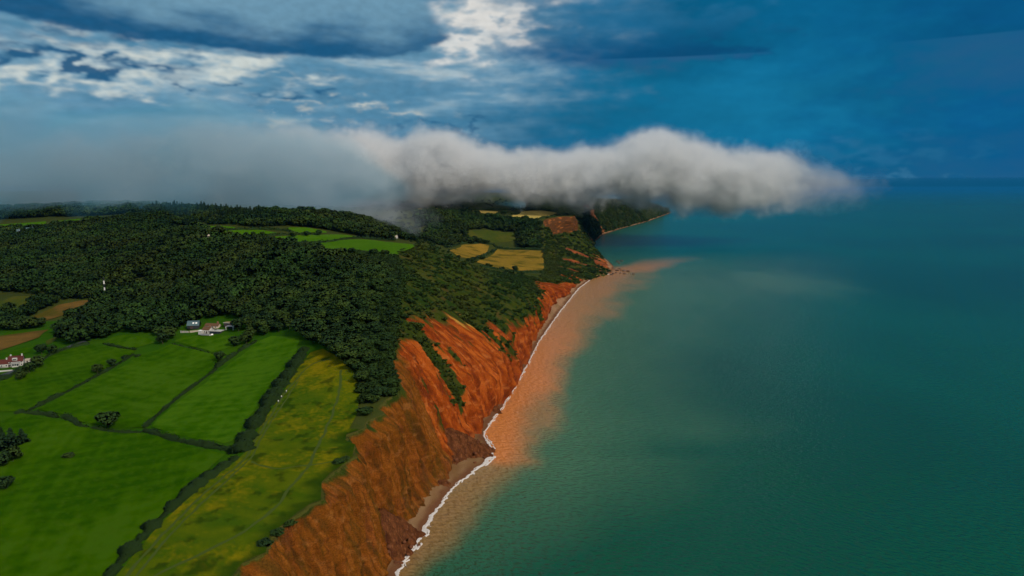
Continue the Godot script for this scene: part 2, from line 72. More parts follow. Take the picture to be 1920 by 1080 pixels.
const TREES = [
	[Vector2(-210.9,341.9),6.2,9.5,0,"large round dark tree in the hedge between the pastures"],
	[Vector2(-278.1,444.8),4.0,6.5,1,"left and larger of two dark round trees on the pasture hedge"],
	[Vector2(-276.6,458.9),3.4,6.0,2,"right and smaller of two round trees on the pasture hedge"],
	[Vector2(-201.2,457.4),3.6,7.5,1,"lone tree at the upper corner of the middle pasture"],
	[Vector2(-208.9,306.2),3.0,3.6,0,"small dark bush alone in the big pasture"],
	[Vector2(-215.4,275.0),3.6,6.0,1,"dark bush at the left edge beside the big pasture"],
	[Vector2(-246.2,314.8),4.5,12.0,3,"tallest conifer in the clump at the left edge of the photo"],
	[Vector2(-244.9,319.2),4.0,10.0,3,"conifer in front of the clump at the left edge of the photo"],
	[Vector2(-242.4,323.0),3.6,8.0,3,"outermost right conifer of the clump beside the big pasture"],
	[Vector2(-248.3,311.8),4.0,11.0,3,"conifer cut by the left edge of the photo"],
	[Vector2(-232.4,302.8),4.6,7.0,0,"round tree below the conifers at the left edge"],
	[Vector2(-233.3,297.3),4.4,7.0,1,"round tree at the very edge of the photo below the conifers"],
	[Vector2(-326.3,448.0),4.6,8.0,0,"dark tree right beside the red-roofed house"],
	[Vector2(-328.8,460.7),5.2,9.0,1,"broad dark tree between the red-roofed house and the pasture"],
	[Vector2(-352.2,498.3),4.6,8.0,2,"dark tree behind the garden of the red-roofed house"],
	[Vector2(-342.1,495.2),4.2,7.5,1,"tree at the roadside above the left pasture"],
	[Vector2(-321.2,433.2),4.0,6.0,1,"low dark tree in front of the red-roofed house"],
	[Vector2(-278.0,478.0),3.0,3.6,0,"dark bush on the small field left of the farmhouse"],
	[Vector2(-270.5,480.6),2.6,3.0,1,"bush next to the hedge end on the small field"],
	[Vector2(-475.9,644.1),6.0,9.0,0,"big round tree between the olive and stubble fields"],
	[Vector2(-454.5,605.8),5.0,7.5,1,"tree in the belt above the lower stubble field"],
	[Vector2(-439.9,603.6),5.0,7.5,2,"low tree in the belt between the stubble fields"],
	[Vector2(-424.3,604.2),4.5,7.5,1,"tree at the right end of the belt between stubble fields"],
	[Vector2(-265.6,507.2),5.0,9.0,0,"tall round tree at the wood edge left of the farmhouse"],
	[Vector2(-201.4,484.2),5.0,8.0,1,"dark tree right of the farmhouse lawn"],
	[Vector2(-193.4,485.7),5.0,8.5,0,"dark tree at the top of the bright green pasture"],
	[Vector2(-257.8,857.4),4.5,7.0,0,"round tree left of three behind the plateau fields"],
	[Vector2(-244.4,864.6),4.5,7.5,1,"round tree middle of three behind the plateau fields"],
	[Vector2(-272.1,849.7),5.0,8.0,1,"round dark tree at the end of the plateau hedge"],
	[Vector2(-286.0,821.7),5.0,7.0,0,"dark tree at the left tip of the second plateau field"],
	[Vector2(-229.0,759.4),4.0,6.5,1,"round tree in the hedge below the bright plateau field"],
	[Vector2(-213.3,740.0),4.5,6.5,0,"second round tree in the hedge below the bright plateau field"],
	[Vector2(-162.7,691.9),5.0,6.5,0,"bushy tree at the lower edge of the bright plateau field"],
	[Vector2(-138.6,679.6),5.5,7.0,1,"larger bushy tree at the lower edge of the bright plateau field"],
	[Vector2(-126.2,676.1),5.0,6.5,2,"bushy tree near the cliff end of the bright plateau field"],
	[Vector2(-335.9,863.7),3.5,5.5,1,"small tree left in the row on the thin plateau field"],
	[Vector2(-327.5,864.8),3.5,5.5,0,"second small tree in the row on the thin plateau field"],
	[Vector2(-315.4,862.9),3.5,5.5,2,"small tree at the right of the row on the thin plateau field"],
	[Vector2(-19.3,1651.4),8.0,13.0,0,"dark tree clump between the two headland wheat fields"],
	[Vector2(2.9,1868.7),8.0,13.0,1,"dark tree behind the headland wheat field"],
	[Vector2(44.6,1912.5),9.0,10.0,0,"low dark tree on the skyline behind the headland"],
	[Vector2(-53.7,1642.8),4.0,7.0,1,"small tree on the front hedge of the second wheat field"],
	[Vector2(-73.9,1667.3),3.5,6.0,2,"smaller tree on the front hedge of the second wheat field"],
	[Vector2(172.1,2149.4),8.0,5.0,0,"dark bushes at the cliff end of the headland wheat field"],
	[Vector2(4.4,1126.1),6.0,9.0,1,"round tree on the lower hedge of the larger straw field"],
	[Vector2(-74.6,279.6),3.2,2.4,0,"dark bramble patch at the cliff notch beside the meadow"],
	[Vector2(-72.2,282.1),2.6,2.0,1,"bramble patch hanging over the cliff notch"],
	[Vector2(-86.1,222.4),3.2,2.0,0,"dark bramble patch on the cliff edge at the bottom of the meadow"],
	[Vector2(-83.9,228.5),3.0,2.0,1,"bramble patch along the lower cliff edge of the meadow"],
	[Vector2(-80.8,233.8),2.6,1.8,2,"small bramble patch on the meadow side of the cliff edge"]]
const PATHS = [
	["narrow trodden path curving through the meadow to the cliff edge",1.3,[Vector2(-117.3,206.2),Vector2(-112.5,212.3),Vector2(-103.7,221.1),Vector2(-95.2,233.2),Vector2(-90.1,246.9),Vector2(-89.4,260.9),Vector2(-87.5,276.4),Vector2(-89.4,303.8),Vector2(-92.0,335.0),Vector2(-95.0,363.0),Vector2(-100.5,390.3)]],
	["wheel track beside the meadow hedge",1.2,[Vector2(-126.5,206.9),Vector2(-126.9,230.2),Vector2(-125.2,261.0),Vector2(-121.0,292.0),Vector2(-123.7,315.6),Vector2(-126.7,350.9),Vector2(-128.2,382.8),Vector2(-124.0,411.6),Vector2(-112.3,411.5)]],
	["second wheel track beside the meadow hedge",1.0,[Vector2(-122.8,206.6),Vector2(-123.7,231.5),Vector2(-121.7,260.4),Vector2(-118.2,294.1),Vector2(-122.3,323.1),Vector2(-124.3,356.8),Vector2(-125.4,388.9)]],
	["faint path crossing the meadow below the walkers",0.9,[Vector2(-116.4,289.3),Vector2(-101.1,279.5),Vector2(-88.4,279.6),Vector2(-77.0,280.1)]]]
const ROAD = [Vector2(-338.7,419.7),Vector2(-341.7,451.8),Vector2(-333.6,461.1),Vector2(-340.4,490.8),Vector2(-343.1,513.5),Vector2(-338.5,529.5)]
const FARM = [Vector2(-244.4,520.9),Vector2(-237.1,523.6),Vector2(-222.3,521.2),Vector2(-262.5,542.1),Vector2(-233.5,533.2),Vector2(-231.3,538.2)]
const RED_HOUSE = [Vector2(-351.7,463.0),Vector2(-349.4,471.9),Vector2(-348.2,453.7)]
const MAST = [Vector2(-408.4,676.6)]
const WALKERS = [Vector2(-123.4,303.2),Vector2(-127.5,373.0),Vector2(-128.0,366.1),Vector2(-127.7,359.9),Vector2(-108.8,412.2)]
const SPECKS = [Vector2(-811.7,1123.6),Vector2(-791.2,1160.9),Vector2(-728.2,1149.5),Vector2(-723.0,1117.0),Vector2(-379.8,859.9),Vector2(-253.1,763.7),Vector2(-186.7,1057.7),Vector2(-186.4,1028.3),Vector2(-179.7,1055.2)]
const ROCKS = [Vector2(224.8,1414.7),Vector2(213.6,1414.7),Vector2(215.0,1387.2),Vector2(224.5,1391.7),Vector2(226.7,1378.3),Vector2(235.7,1373.8),Vector2(239.0,1331.1),Vector2(221.8,1335.2),Vector2(214.7,1343.6),Vector2(208.6,1352.1),Vector2(199.7,1335.2),Vector2(193.2,1318.7),Vector2(242.3,1558.7),Vector2(252.1,1581.7),Vector2(254.0,1570.1),Vector2(240.9,1525.5)]
const PLUME = [Vector2(-41.7,311.7),Vector2(-31.0,375.5),Vector2(-8.2,400.8),Vector2(13.7,417.8),Vector2(28.3,463.5),Vector2(38.8,545.0),Vector2(54.6,628.9),Vector2(88.9,741.6),Vector2(149.4,941.7),Vector2(262.8,1283.0),Vector2(370.1,1598.1)]


const EYE := 170.0
var rng := RandomNumberGenerator.new()
var noise_a := FastNoiseLite.new()   # smooth value noise, 1 unit features
var noise_b := FastNoiseLite.new()   # fractal noise
var noise_r := FastNoiseLite.new()   # ridged noise
var used := {}
var M := {}

# ---------------------------------------------------------------- helpers
func numbered(called: String) -> String:
	var n: int = used.get(called, 0)
	used[called] = n + 1
	return called if n == 0 else "%s_%03d" % [called, n]

func tag(o: Node, label: String, category := "", group := "", kind := "") -> void:
	if label: o.set_meta("label", label)
	if category: o.set_meta("category", category)
	if group: o.set_meta("group", group)
	if kind: o.set_meta("kind", kind)

func obj(called: String, mesh: Mesh, mat: Material, parent: Node = null) -> MeshInstance3D:
	var o := MeshInstance3D.new()
	o.name = numbered(called) if parent == null else called
	o.mesh = mesh
	o.material_override = mat
	if parent == null: add_child(o, true)
	else: parent.add_child(o, true)
	return o

func struct(called: String, mesh: Mesh, mat: Material, label := "") -> MeshInstance3D:
	var o := obj(called, mesh, mat)
	tag(o, label, "", "", "structure")
	return o

func thing(called: String, label: String, category: String, at: Vector3, turn := 0.0, group := "") -> Node3D:
	var o := Node3D.new()
	o.name = numbered(called)
	add_child(o, true)
	o.position = at
	o.rotation.y = turn
	tag(o, label, category, group)
	return o

func arr(v: PackedVector3Array, idx: PackedInt32Array, nrm = null, col = null, uv = null) -> ArrayMesh:
	var a := []
	a.resize(Mesh.ARRAY_MAX)
	a[Mesh.ARRAY_VERTEX] = v
	a[Mesh.ARRAY_INDEX] = idx
	a[Mesh.ARRAY_NORMAL] = nrm if nrm != null else normals_of(v, idx)
	if col != null: a[Mesh.ARRAY_COLOR] = col
	if uv != null: a[Mesh.ARRAY_TEX_UV] = uv
	var m := ArrayMesh.new()
	m.add_surface_from_arrays(Mesh.PRIMITIVE_TRIANGLES, a)
	return m

func normals_of(v: PackedVector3Array, idx: PackedInt32Array) -> PackedVector3Array:
	var n := PackedVector3Array()
	n.resize(v.size())
	for i in range(0, idx.size(), 3):
		var a := idx[i]
		var b := idx[i + 1]
		var c := idx[i + 2]
		var k := (v[c] - v[a]).cross(v[b] - v[a])
		n[a] += k
		n[b] += k
		n[c] += k
	for i in n.size():
		n[i] = n[i].normalized() if n[i].length_squared() > 1e-12 else Vector3.UP
	return n

func grid_index(rows: int, cols: int, flip := false) -> PackedInt32Array:
	var idx := PackedInt32Array()
	idx.resize((rows - 1) * (cols - 1) * 6)
	var k := 0
	for r in rows - 1:
		for c in cols - 1:
			var a := r * cols + c
			var b := a + 1
			var d := a + cols
			var e := d + 1
			if flip:
				idx[k] = a; idx[k + 1] = b; idx[k + 2] = d; idx[k + 3] = b; idx[k + 4] = e; idx[k + 5] = d
			else:
				idx[k] = a; idx[k + 1] = d; idx[k + 2] = b; idx[k + 3] = b; idx[k + 4] = d; idx[k + 5] = e
			k += 6
	return idx

func table(t: Array, d: float) -> float:
	var lo := 0
	var hi := t.size() - 1
	if d <= t[0].y: return t[0].x
	if d >= t[hi].y: return t[hi].x
	while hi - lo > 1:
		var m := (lo + hi) >> 1
		if t[m].y <= d: lo = m
		else: hi = m
	var p: Vector2 = t[lo]
	var q: Vector2 = t[hi]
	return lerpf(p.x, q.x, (d - p.y) / (q.y - p.y))

func soft_table(t: Array, d: float, w: float) -> float:
	return 0.2 * (table(t, d - w) + table(t, d - w * 0.5) + table(t, d) + table(t, d + w * 0.5) + table(t, d + w))

func ramp(t: Array, x: float) -> float:    # pairs Vector2(position, value)
	if x <= t[0].x: return t[0].y
	for i in range(1, t.size()):
		if x < t[i].x:
			return lerpf(t[i - 1].y, t[i].y, (x - t[i - 1].x) / (t[i].x - t[i - 1].x))
	return t[-1].y

func fbm(x: float, y: float) -> float: return noise_b.get_noise_2d(x, y)
func sm(x: float, y: float) -> float: return noise_a.get_noise_2d(x, y)
func ridge(x: float, y: float) -> float: return noise_r.get_noise_2d(x, y)

# ---------------------------------------------------------------- land
func ground(x: float, d: float) -> float:
	var h := CONTROL_BASE
	for c in CONTROL:
		var dx: float = x - c.x
		var dd: float = d - c.y
		h -= c.z * sqrt(dx * dx + dd * dd + 3600.0)
	return h

func edge_x(d: float) -> float:
	var far := clampf(d / 1200.0, 0.25, 3.0)
	return table(EDGE, d) + 1.5 * sm(d / 5.0, 3.3) + 0.7 * sm(d / 1.7, 9.1) + 4.0 * far * far * sm(d / 60.0, 21.0)
func foot_x(d: float) -> float: return soft_table(FOOT, d, 5.0 + d * 0.01) + 1.3 * sm(d / 6.0, 55.0)
func water_x(d: float) -> float: return soft_table(WATERLINE, d, 4.0 + d * 0.008) + 0.7 * sm(d / 5.0, 71.0) + 0.3 * sm(d / 1.5, 75.0)

func at(p: Vector2, lift := 0.0) -> Vector3: return Vector3(p.x, ground(p.x, p.y) + lift, -p.y)

func seaward(d: float) -> Vector2:         # horizontal normal of the coast, in (x, ahead)
	var w := 14.0 + d * 0.02
	var a := (table(EDGE, d - w) + table(FOOT, d - w)) * 0.5
	var b := (table(EDGE, d + w) + table(FOOT, d + w)) * 0.5
	return Vector2(2.0 * w, -(b - a)).normalized()

const STEEP = [Vector2(0, 0), Vector2(0.12, 0.16), Vector2(0.85, 0.72), Vector2(1, 1)]
const SLOPE = [Vector2(0, 0), Vector2(0.2, 0.33), Vector2(0.44, 0.72), Vector2(0.58, 0.87), Vector2(0.7, 0.93), Vector2(1, 1)]
const HEADLAND = [Vector2(0, 0), Vector2(0.02, 0.03), Vector2(0.34, 0.1), Vector2(0.4, 0.18), Vector2(0.7, 0.58), Vector2(1, 1)]
const GREEN_TO = [Vector2(400, 0.0), Vector2(430, 0.05), Vector2(470, 0.17), Vector2(520, 0.26), Vector2(560, 0.42), Vector2(620, 0.6), Vector2(700, 0.76), Vector2(800, 0.82), Vector2(880, 0.7), Vector2(950, 0.5), Vector2(1020, 0.35), Vector2(1070, 0.3), Vector2(1120, 0.5), Vector2(1200, 1.05), Vector2(9000, 1.05)]

func cliff_point(d: float, v: float, s: float) -> Vector3:
	var ex := edge_x(d)
	var fx := foot_x(d)
	var top := ground(ex, d) - 0.1
	var k1 := smoothstep(380.0, 520.0, d)
	var k2 := smoothstep(1140.0, 1300.0, d)
	var t := lerpf(lerpf(ramp(STEEP, v), ramp(SLOPE, v), k1), ramp(HEADLAND, v), k2)
	var n := seaward(d)
	var y := lerpf(top, 0.8, v)
	var grow := smoothstep(0.0, 0.12, v) * (1.0 - 0.5 * smoothstep(0.9, 1.0, v))
	var big := 1.0 + 0.9 * k1 + 1.2 * k2
	var lean := s + y * (0.02 + 0.16 * sm(s / 60.0, 5.0)) + 3.5 * sm(s / 22.0 + 17.0, y / 26.0)
	var face := 6.5 * sm(lean / 38.0 + 3.0, v * 0.8) * (1.0 - 0.4 * k2)
	var rib := face + 3.0 * big * ridge(lean / (19.0 * big), v * 0.35) + (1.9 + 2.6 * k1 * smoothstep(0.4, 0.75, v)) * big * ridge(lean / (7.5 * big) + 40.0, v * 0.5 + 7.0) + 1.1 * fbm(lean / 2.8, y / 9.0) + 0.7 * fbm(s / 1.5, y / 2.0) + 1.0 * maxf(0.0, fbm(s / 4.0 + 31.0, y / 4.0))
	rib -= (1.9 + 0.9 * k1) * smoothstep(0.35, 0.9, ridge(lean / 5.2 + 80.0, v * 0.5))
	var ledge := 0.35 * sm(y / 2.3 + 0.15 * fbm(s / 20.0, 1.0), s / 40.0) * (1.0 - k1)
	var disp := grow * (rib + ledge)
	return Vector3(lerpf(ex, fx, t) + n.x * disp, y, -(d + n.y * disp))

func green_share(d: float, v: float, s: float) -> float:   # > 0 where plants cover the cliff
	var lean := s + v * 12.0
	var g := ramp(GREEN_TO, d) - v + 0.16 * fbm(lean / 16.0, v * 1.3) + 0.10 * fbm(lean / 4.0, v * 2.5)
	if d < 640.0:
		var strip := fbm(lean / 13.0 + 300.0, v * 0.9) - 0.15 + 0.3 * fbm(s / 3.0, v * 5.0)
		g = maxf(g, (strip - 0.35 * smoothstep(0.5, 0.9, v)) * smoothstep(395.0, 450.0, d))
	if d < 420.0: g = maxf(g, 0.035 - v + 0.05 * fbm(s / 5.0, 2.0))
	if d > 1130.0:
		var band := smoothstep(0.37, 0.33, v) * smoothstep(1480.0, 1545.0, d) * smoothstep(1720.0, 1620.0, d)
		g = minf(g, 0.3 - band * 0.7)
		var scar := fbm(lean / 24.0 + 90.0, v * 2.2) - 0.27 - 0.2 * smoothstep(0.6, 0.4, v)
		g = minf(g, 0.12 - scar * 2.2)
		var tip := smoothstep(1380.0, 1430.0, d) * smoothstep(1500.0, 1440.0, d) * smoothstep(0.78, 0.84, v)
		g = minf(g, 0.3 - tip)
		if d > 2150.0: g = clampf(2.0 * absf(v * 230.0 + 2300.0 - d) / 60.0 - 0.7 + 0.5 * fbm(s / 22.0, v * 3.0), -0.5, 0.3)
	return g

func rock_colour(d: float, v: float, s: float, y: float) -> Color:
	var k := smoothstep(360.0, 620.0, d)
	var c := Color(0.30, 0.057, 0.009).lerp(Color(0.245, 0.046, 0.011), k)
	if d > 1150.0: c = c.lerp(Color(0.24, 0.075, 0.035), smoothstep(1150.0, 1250.0, d))
	if d > 1500.0 and v < 0.4 and d < 1720.0: c = Color(0.125, 0.066, 0.028)
	if d > 2000.0: c = Color(0.27, 0.13, 0.06)
	var streak := fbm((s + y * 0.15) / 1.7, y / 18.0) + 0.45 * fbm((s + y * 0.1) / 0.7, y / 6.0) + 0.5 * fbm(s / 6.0 + 11.0, y / 50.0)
	c = c.lerp(Color(0.49, 0.118, 0.018), clampf(streak * 1.5, 0.0, 0.8))
	c = c.lerp(Color(0.145, 0.031, 0.010), clampf(-streak * 2.2, 0.0, 0.9))
	if d > 1480.0 and d < 1720.0: c = c.lerp(Color(0.090, 0.042, 0.016), 0.85 * smoothstep(0.42, 0.36, v))
	var pale := fbm(s / 3.2 + 70.0, y / 3.2)
	c = c.lerp(Color(0.52, 0.165, 0.042), clampf((pale - 0.28) * 3.0, 0.0, 0.6))
	c = c.lerp(Color(0.22, 0.07, 0.028), 0.7 * clampf(0.5 * (v - 0.9) / 0.1 + fbm(s / 5.0, 8.0), 0.0, 1.0) * smoothstep(0.82, 0.95, v))
	# pale yellow beds near the top of the cliff
	var bed := smoothstep(0.55, 0.2, absf(d - 548.0) / 60.0 + absf(v - 0.13) / 0.25 - 0.5 + 1.1 * fbm(s / 9.0, v * 6.0)) * smoothstep(500.0, 530.0, d)
	bed = maxf(bed, smoothstep(0.5, 0.2, absf(d - 447.0) / 14.0 + absf(v - 0.035) / 0.07 - 0.5 + fbm(s / 3.0, v * 20.0)))
	c = c.lerp(Color(0.52, 0.30, 0.055), bed * 0.9)
	if d > 1140.0 and d < 1440.0: c = c.lerp(Color(0.45, 0.27, 0.12), smoothstep(0.16, 0.05, v) * clampf(0.6 + fbm(s / 20.0, 4.0), 0.0, 1.0))
	return c

func plant_colour(x: float, d: float, s: float, v: float) -> Color:
	var n := 0.6 * fbm(x / 14.0, d / 14.0) + 0.9 * fbm(s / 4.5 + v * 4.0, v * 1.3)
	var c := Color(0.022, 0.044, 0.010).lerp(Color(0.052, 0.066, 0.012), clampf(0.5 + n * 1.4, 0.0, 1.0))
	if d > 2300.0: return Color(0.014, 0.028, 0.010).lerp(Color(0.036, 0.046, 0.013), clampf(0.5 + n * 1.5, 0.0, 1.0))
	return c.lerp(Color(0.10, 0.062, 0.02), clampf((fbm(x / 8.0 + 40.0, d / 8.0) - 0.25) * 2.2, 0.0, 0.6))

func build_cliff(near: float, far: float, rate: float, least: float, columns: int, label: String) -> void:
	var ds := PackedFloat32Array()
	var d := near
	while d < far:
		ds.append(d)
		d += maxf(least, d * rate)
	ds.append(far)
	var v := PackedVector3Array()
	var c := PackedColorArray()
	var s := arc(near)
	var last := Vector2(soft_table(FOOT, near, 20.0), near)
	for i in ds.size():
		d = ds[i]
		var p := Vector2(soft_table(FOOT, d, 20.0), d)
		s += p.distance_to(last)
		last = p
		for j in columns:
			var t := float(j) / (columns - 1)
			var q := cliff_point(d, t, s)
			if j == columns - 1: q.y = -2.0
			v.append(q)
			var g := green_share(d, t, s)
			var col := rock_colour(d, t, s, q.y)
			if g > -0.05: col = col.lerp(plant_colour(q.x + t * 20.0, d, s, t), smoothstep(-0.03, 0.03, g))
			c.append(col)
			if g > 0.03 and d > 400.0 and d < 3400.0: green_spots.append(PackedFloat32Array([q.x, q.y, q.z, d]))
	struct("cliff", arr(v, grid_index(ds.size(), columns), null, c), M.rock, label)

var green_spots: Array[PackedFloat32Array] = []

func arc(d: float) -> float: return d * 1.03

func inside_any(p: Vector2, list: Array) -> bool:
	for q: PackedVector2Array in list:
		if Geometry2D.is_point_in_polygon(p, q): return true
	return false

var field_shapes: Array = []
var wood_shapes: Array = []

func build_land() -> void:
	var us := PackedFloat32Array([-0.5, 0.0, 0.6, 1.3, 2.2, 3.5])
	while us[-1] < 5200.0: us.append(us[-1] + maxf(2.0, us[-1] * 0.05))
	var ds := PackedFloat32Array()
	var d := 40.0
	while d < 6200.0:
		ds.append(d)
		d += maxf(1.2, d * 0.0055)
	var v := PackedVector3Array()
	var c := PackedColorArray()
	for i in ds.size():
		d = ds[i]
		var e := edge_x(d)
		var es := soft_table(EDGE, d, 30.0 + d * 0.05)
		for u in us:
			var x := es - u + (e - es) * exp(-maxf(u, 0.0) / 25.0)
			var y := ground(maxf(x, -4500.0), d) + 0.5 * fbm(x / 20.0, d / 20.0) * smoothstep(2.0, 12.0, u)
			if u < 0.0: y -= 0.9
			v.append(Vector3(x, y, -d))
			var n := fbm(x / 25.0, d / 25.0) + 0.6 * fbm(x / 4.0, d / 4.0)
			var col := Color(0.045, 0.072, 0.015).lerp(Color(0.075, 0.092, 0.02), clampf(0.5 + n, 0.0, 1.0))
			if u < 1.0: col = col.lerp(Color(0.10, 0.085, 0.02), 0.5)
			if d < 620.0 and u > 30.0: col = Color(0.030, 0.105, 0.005).lerp(Color(0.05, 0.125, 0.007), clampf(0.5 + n, 0.0, 1.0))
			if d > 700.0: col = col.lerp(Color(0.055, 0.06, 0.016), 0.4)
			c.append(col)
	struct("terrain", arr(v, grid_index(ds.size(), us.size(), true), null, c), M.ground, "rolling green land behind the red cliffs")

const TONES = {
	"green": [Color(0.034, 0.116, 0.003), Color(0.074, 0.178, 0.005)], "bright": [Color(0.060, 0.165, 0.006), Color(0.085, 0.20, 0.008)],
	"drygreen": [Color(0.055, 0.085, 0.012), Color(0.095, 0.10, 0.016)], "brown": [Color(0.125, 0.082, 0.022), Color(0.20, 0.115, 0.03)],
	"straw": [Color(0.24, 0.165, 0.022), Color(0.36, 0.215, 0.03)], "gold": [Color(0.52, 0.39, 0.10), Color(0.66, 0.48, 0.13)],
	"meadow": [Color(0.062, 0.120, 0.005), Color(0.118, 0.155, 0.007)],
}

func field_colour(tone: String, x: float, d: float, turn: float) -> Color:
	var t: Array = TONES[tone]
	var a := x * cos(turn) + d * sin(turn)
	var b := -x * sin(turn) + d * cos(turn)
	var n := fbm(x / 45.0, d / 45.0) + 0.7 * fbm(a / 4.0, b / 45.0) + 0.7 * fbm(x / 5.0, d / 5.0)
	var c: Color = t[0].lerp(t[1], clampf(0.5 + n * 1.1, 0.0, 1.0))
	if tone == "green" or tone == "bright":     # faint mowing lanes
		c = c.lerp(t[1] * 1.12, 0.22 * clampf(sin(b * TAU / 11.0 + 1.5 * sm(a / 60.0, b / 60.0)) * 2.0, 0.0, 1.0))
		c = c.lerp(Color(0.085, 0.165, 0.010), clampf((fbm(x / 2.4 + 33.0, d / 2.4) - 0.2) * 1.6, 0.0, 0.5))
	if tone == "straw" or tone == "brown":
		c = c.lerp(Color(0.09, 0.085, 0.012), clampf((fbm(x / 30.0 + 9.0, d / 30.0) - 0.05) * 2.5, 0.0, 0.8))
	if tone == "meadow":
		# yellow flowers stand in drifts: most at the far end and along the middle
		var far := smoothstep(330.0, 425.0, d)
		var q := 0.75 * fbm(x / 24.0 + 5.0, d / 24.0) + 0.5 * fbm(x / 6.0, d / 6.0) + 0.6 * fbm(x / 1.4, d / 1.4)
		var share := clampf(0.22 + (q - 0.22 + 0.56 * far) * 0.95 - 0.06, 0.0, 0.75)
		c = c.lerp(Color(0.33, 0.24, 0.008), share)
		c = c.lerp(Color(0.022, 0.050, 0.006), clampf((fbm(x / 7.0 + 60.0, d / 7.0) - 0.22) * 3.0, 0.0, 0.7))
		c = c.lerp(Color(0.022, 0.058, 0.006), smoothstep(10.0, 2.0, edge_x(d) - x + 4.0 * fbm(x / 9.0, d / 9.0)) * 0.75)
	return c

func build_field(f: Dictionary, number: int) -> void:
	var poly := PackedVector2Array(f.shape)
	if Geometry2D.is_polygon_clockwise(poly): poly.reverse()
	if Geometry2D.triangulate_polygon(poly).is_empty(): return
	# uneven outline
	var rough := PackedVector2Array()
	for i in poly.size():
		var a := poly[i]
		var b := poly[(i + 1) % poly.size()]
		var k := maxi(1, int(a.distance_to(b) / 9.0))
		for j in k:
			var p := a.lerp(b, float(j) / k)
			if f.tone != "meadow": p += Vector2(sm(p.x / 9.0, p.y / 9.0), sm(p.x / 9.0 + 50.0, p.y / 9.0)) * 1.6
			rough.append(p)
	if Geometry2D.triangulate_polygon(rough).is_empty(): rough = poly
	var box := Rect2(rough[0], Vector2.ZERO)
	for p in rough: box = box.expand(p)
	var mid := box.get_center()
	var cell := clampf(mid.y / 260.0, 1.3, 6.0)
	if f.tone == "meadow": cell = 1.3
	var turn := 0.35 + 0.4 * (number % 5)
	var nx := int(box.size.x / cell) + 2
	var ny := int(box.size.y / cell) + 2
	var v := PackedVector3Array()
	var c := PackedColorArray()
	var idx := PackedInt32Array()
	var known := {}
	var ins := PackedByteArray()
	ins.resize(nx * ny)
	for j in ny:
		for i in nx:
			ins[j * nx + i] = 1 if Geometry2D.is_point_in_polygon(box.position + Vector2(i, j) * cell, rough) else 0
	var vert := func(p: Vector2) -> int:
		var key := Vector2i((p * 50.0).round())
		if not known.has(key):
			known[key] = v.size()
			v.append(at(p, 0.45))
			c.append(field_colour(f.tone, p.x, p.y, turn) * ([0.80, 0.76, 0.84, 0.98, 0.9][number % 5] if f.tone == "green" else 1.0))
		return known[key]
	for j in ny - 1:
		for i in nx - 1:
			var sum := ins[j * nx + i] + ins[j * nx + i + 1] + ins[(j + 1) * nx + i] + ins[(j + 1) * nx + i + 1]
			if sum == 0: continue
			var o := box.position + Vector2(i, j) * cell
			var quad := PackedVector2Array([o, o + Vector2(cell, 0), o + Vector2(cell, cell), o + Vector2(0, cell)])
			var parts: Array = [quad] if sum == 4 else Geometry2D.intersect_polygons(quad, rough)
			for q: PackedVector2Array in parts:
				var tri := Geometry2D.triangulate_polygon(q)
				for k in range(0, tri.size(), 3):
					var a := q[tri[k]]
					var b := q[tri[k + 1]]
					var e := q[tri[k + 2]]
					if (b - a).cross(e - a) < 0.0:
						var w := b
						b = e
						e = w
					idx.append(vert.call(a))
					idx.append(vert.call(e))
					idx.append(vert.call(b))
	if idx.is_empty(): return
	var o := struct("meadow" if f.tone == "meadow" else "field", arr(v, idx, null, c), M.grass if f.tone in ["green", "bright", "meadow", "drygreen"] else M.stubble, f.label)
	field_shapes.append(rough)

func strip(called: String, line: Array, width: float, lift: float, mat: Material, label: String) -> void:
	var v := PackedVector3Array()
	var cl := Curve2D.new()
	for i in line.size():
		var h: Vector2 = (line[mini(i + 1, line.size() - 1)] - line[maxi(i - 1, 0)]) / 6.0
		cl.add_point(line[i], -h, h)
	cl.bake_interval = 1.5
	var pts := cl.get_baked_points()
	for i in pts.size():
		var t := (pts[mini(i + 1, pts.size() - 1)] - pts[maxi(i - 1, 0)]).normalized()
		var w := width * (0.5 + 0.22 * sm(pts[i].x / 4.0, pts[i].y / 4.0))
		var wob := Vector2(-t.y, t.x) * 0.5 * sm(pts[i].x / 7.0, pts[i].y / 7.0 + 30.0)
		for k in [-1.0, 1.0]: v.append(at(pts[i] + wob + Vector2(-t.y, t.x) * w * k, lift))
	struct(called, arr(v, grid_index(pts.size(), 2)), mat, label)

# ---------------------------------------------------------------- shore and sea
func build_beach() -> void:
	var v := PackedVector3Array()
	var c := PackedColorArray()
	var d := 40.0
	var rows := 0
	while d < 4600.0:
		var f := foot_x(d)
		var w := maxf(water_x(d), f + 1.0)
		for k in 9:
			var t := float(k) / 8.0
			var x := lerpf(f - 4.0, w + 6.0, t)
			var y := 0.0
			if x < w: y = 3.2 * pow(clampf((w - x) / maxf(w - f + 4.0, 0.5), 0.0, 1.0), 0.8)
			else: y = -(x - w) * 0.3
			v.append(Vector3(x, y + 0.15 * fbm(x / 3.0, d / 6.0), -d))
			var dry := Color(0.25, 0.135, 0.055).lerp(Color(0.46, 0.26, 0.145), smoothstep(420.0, 1000.0, d))
			var col := dry.lerp(Color(0.34, 0.205, 0.105), clampf(0.4 + 1.4 * fbm(x / 5.0, d / 30.0), 0.0, 1.0))
			# the strip that the last waves wetted is darker sand
			col = col.lerp(Color(0.19, 0.085, 0.04), smoothstep(5.5, 2.5, w - x + 2.0 * fbm(d / 9.0, 4.0)))
			c.append(col)
		rows += 1
		d += maxf(1.2, d * 0.004)
	struct("beach", arr(v, grid_index(rows, 9), null, c), M.sand, "narrow pinkish shingle beach at the foot of the cliffs")

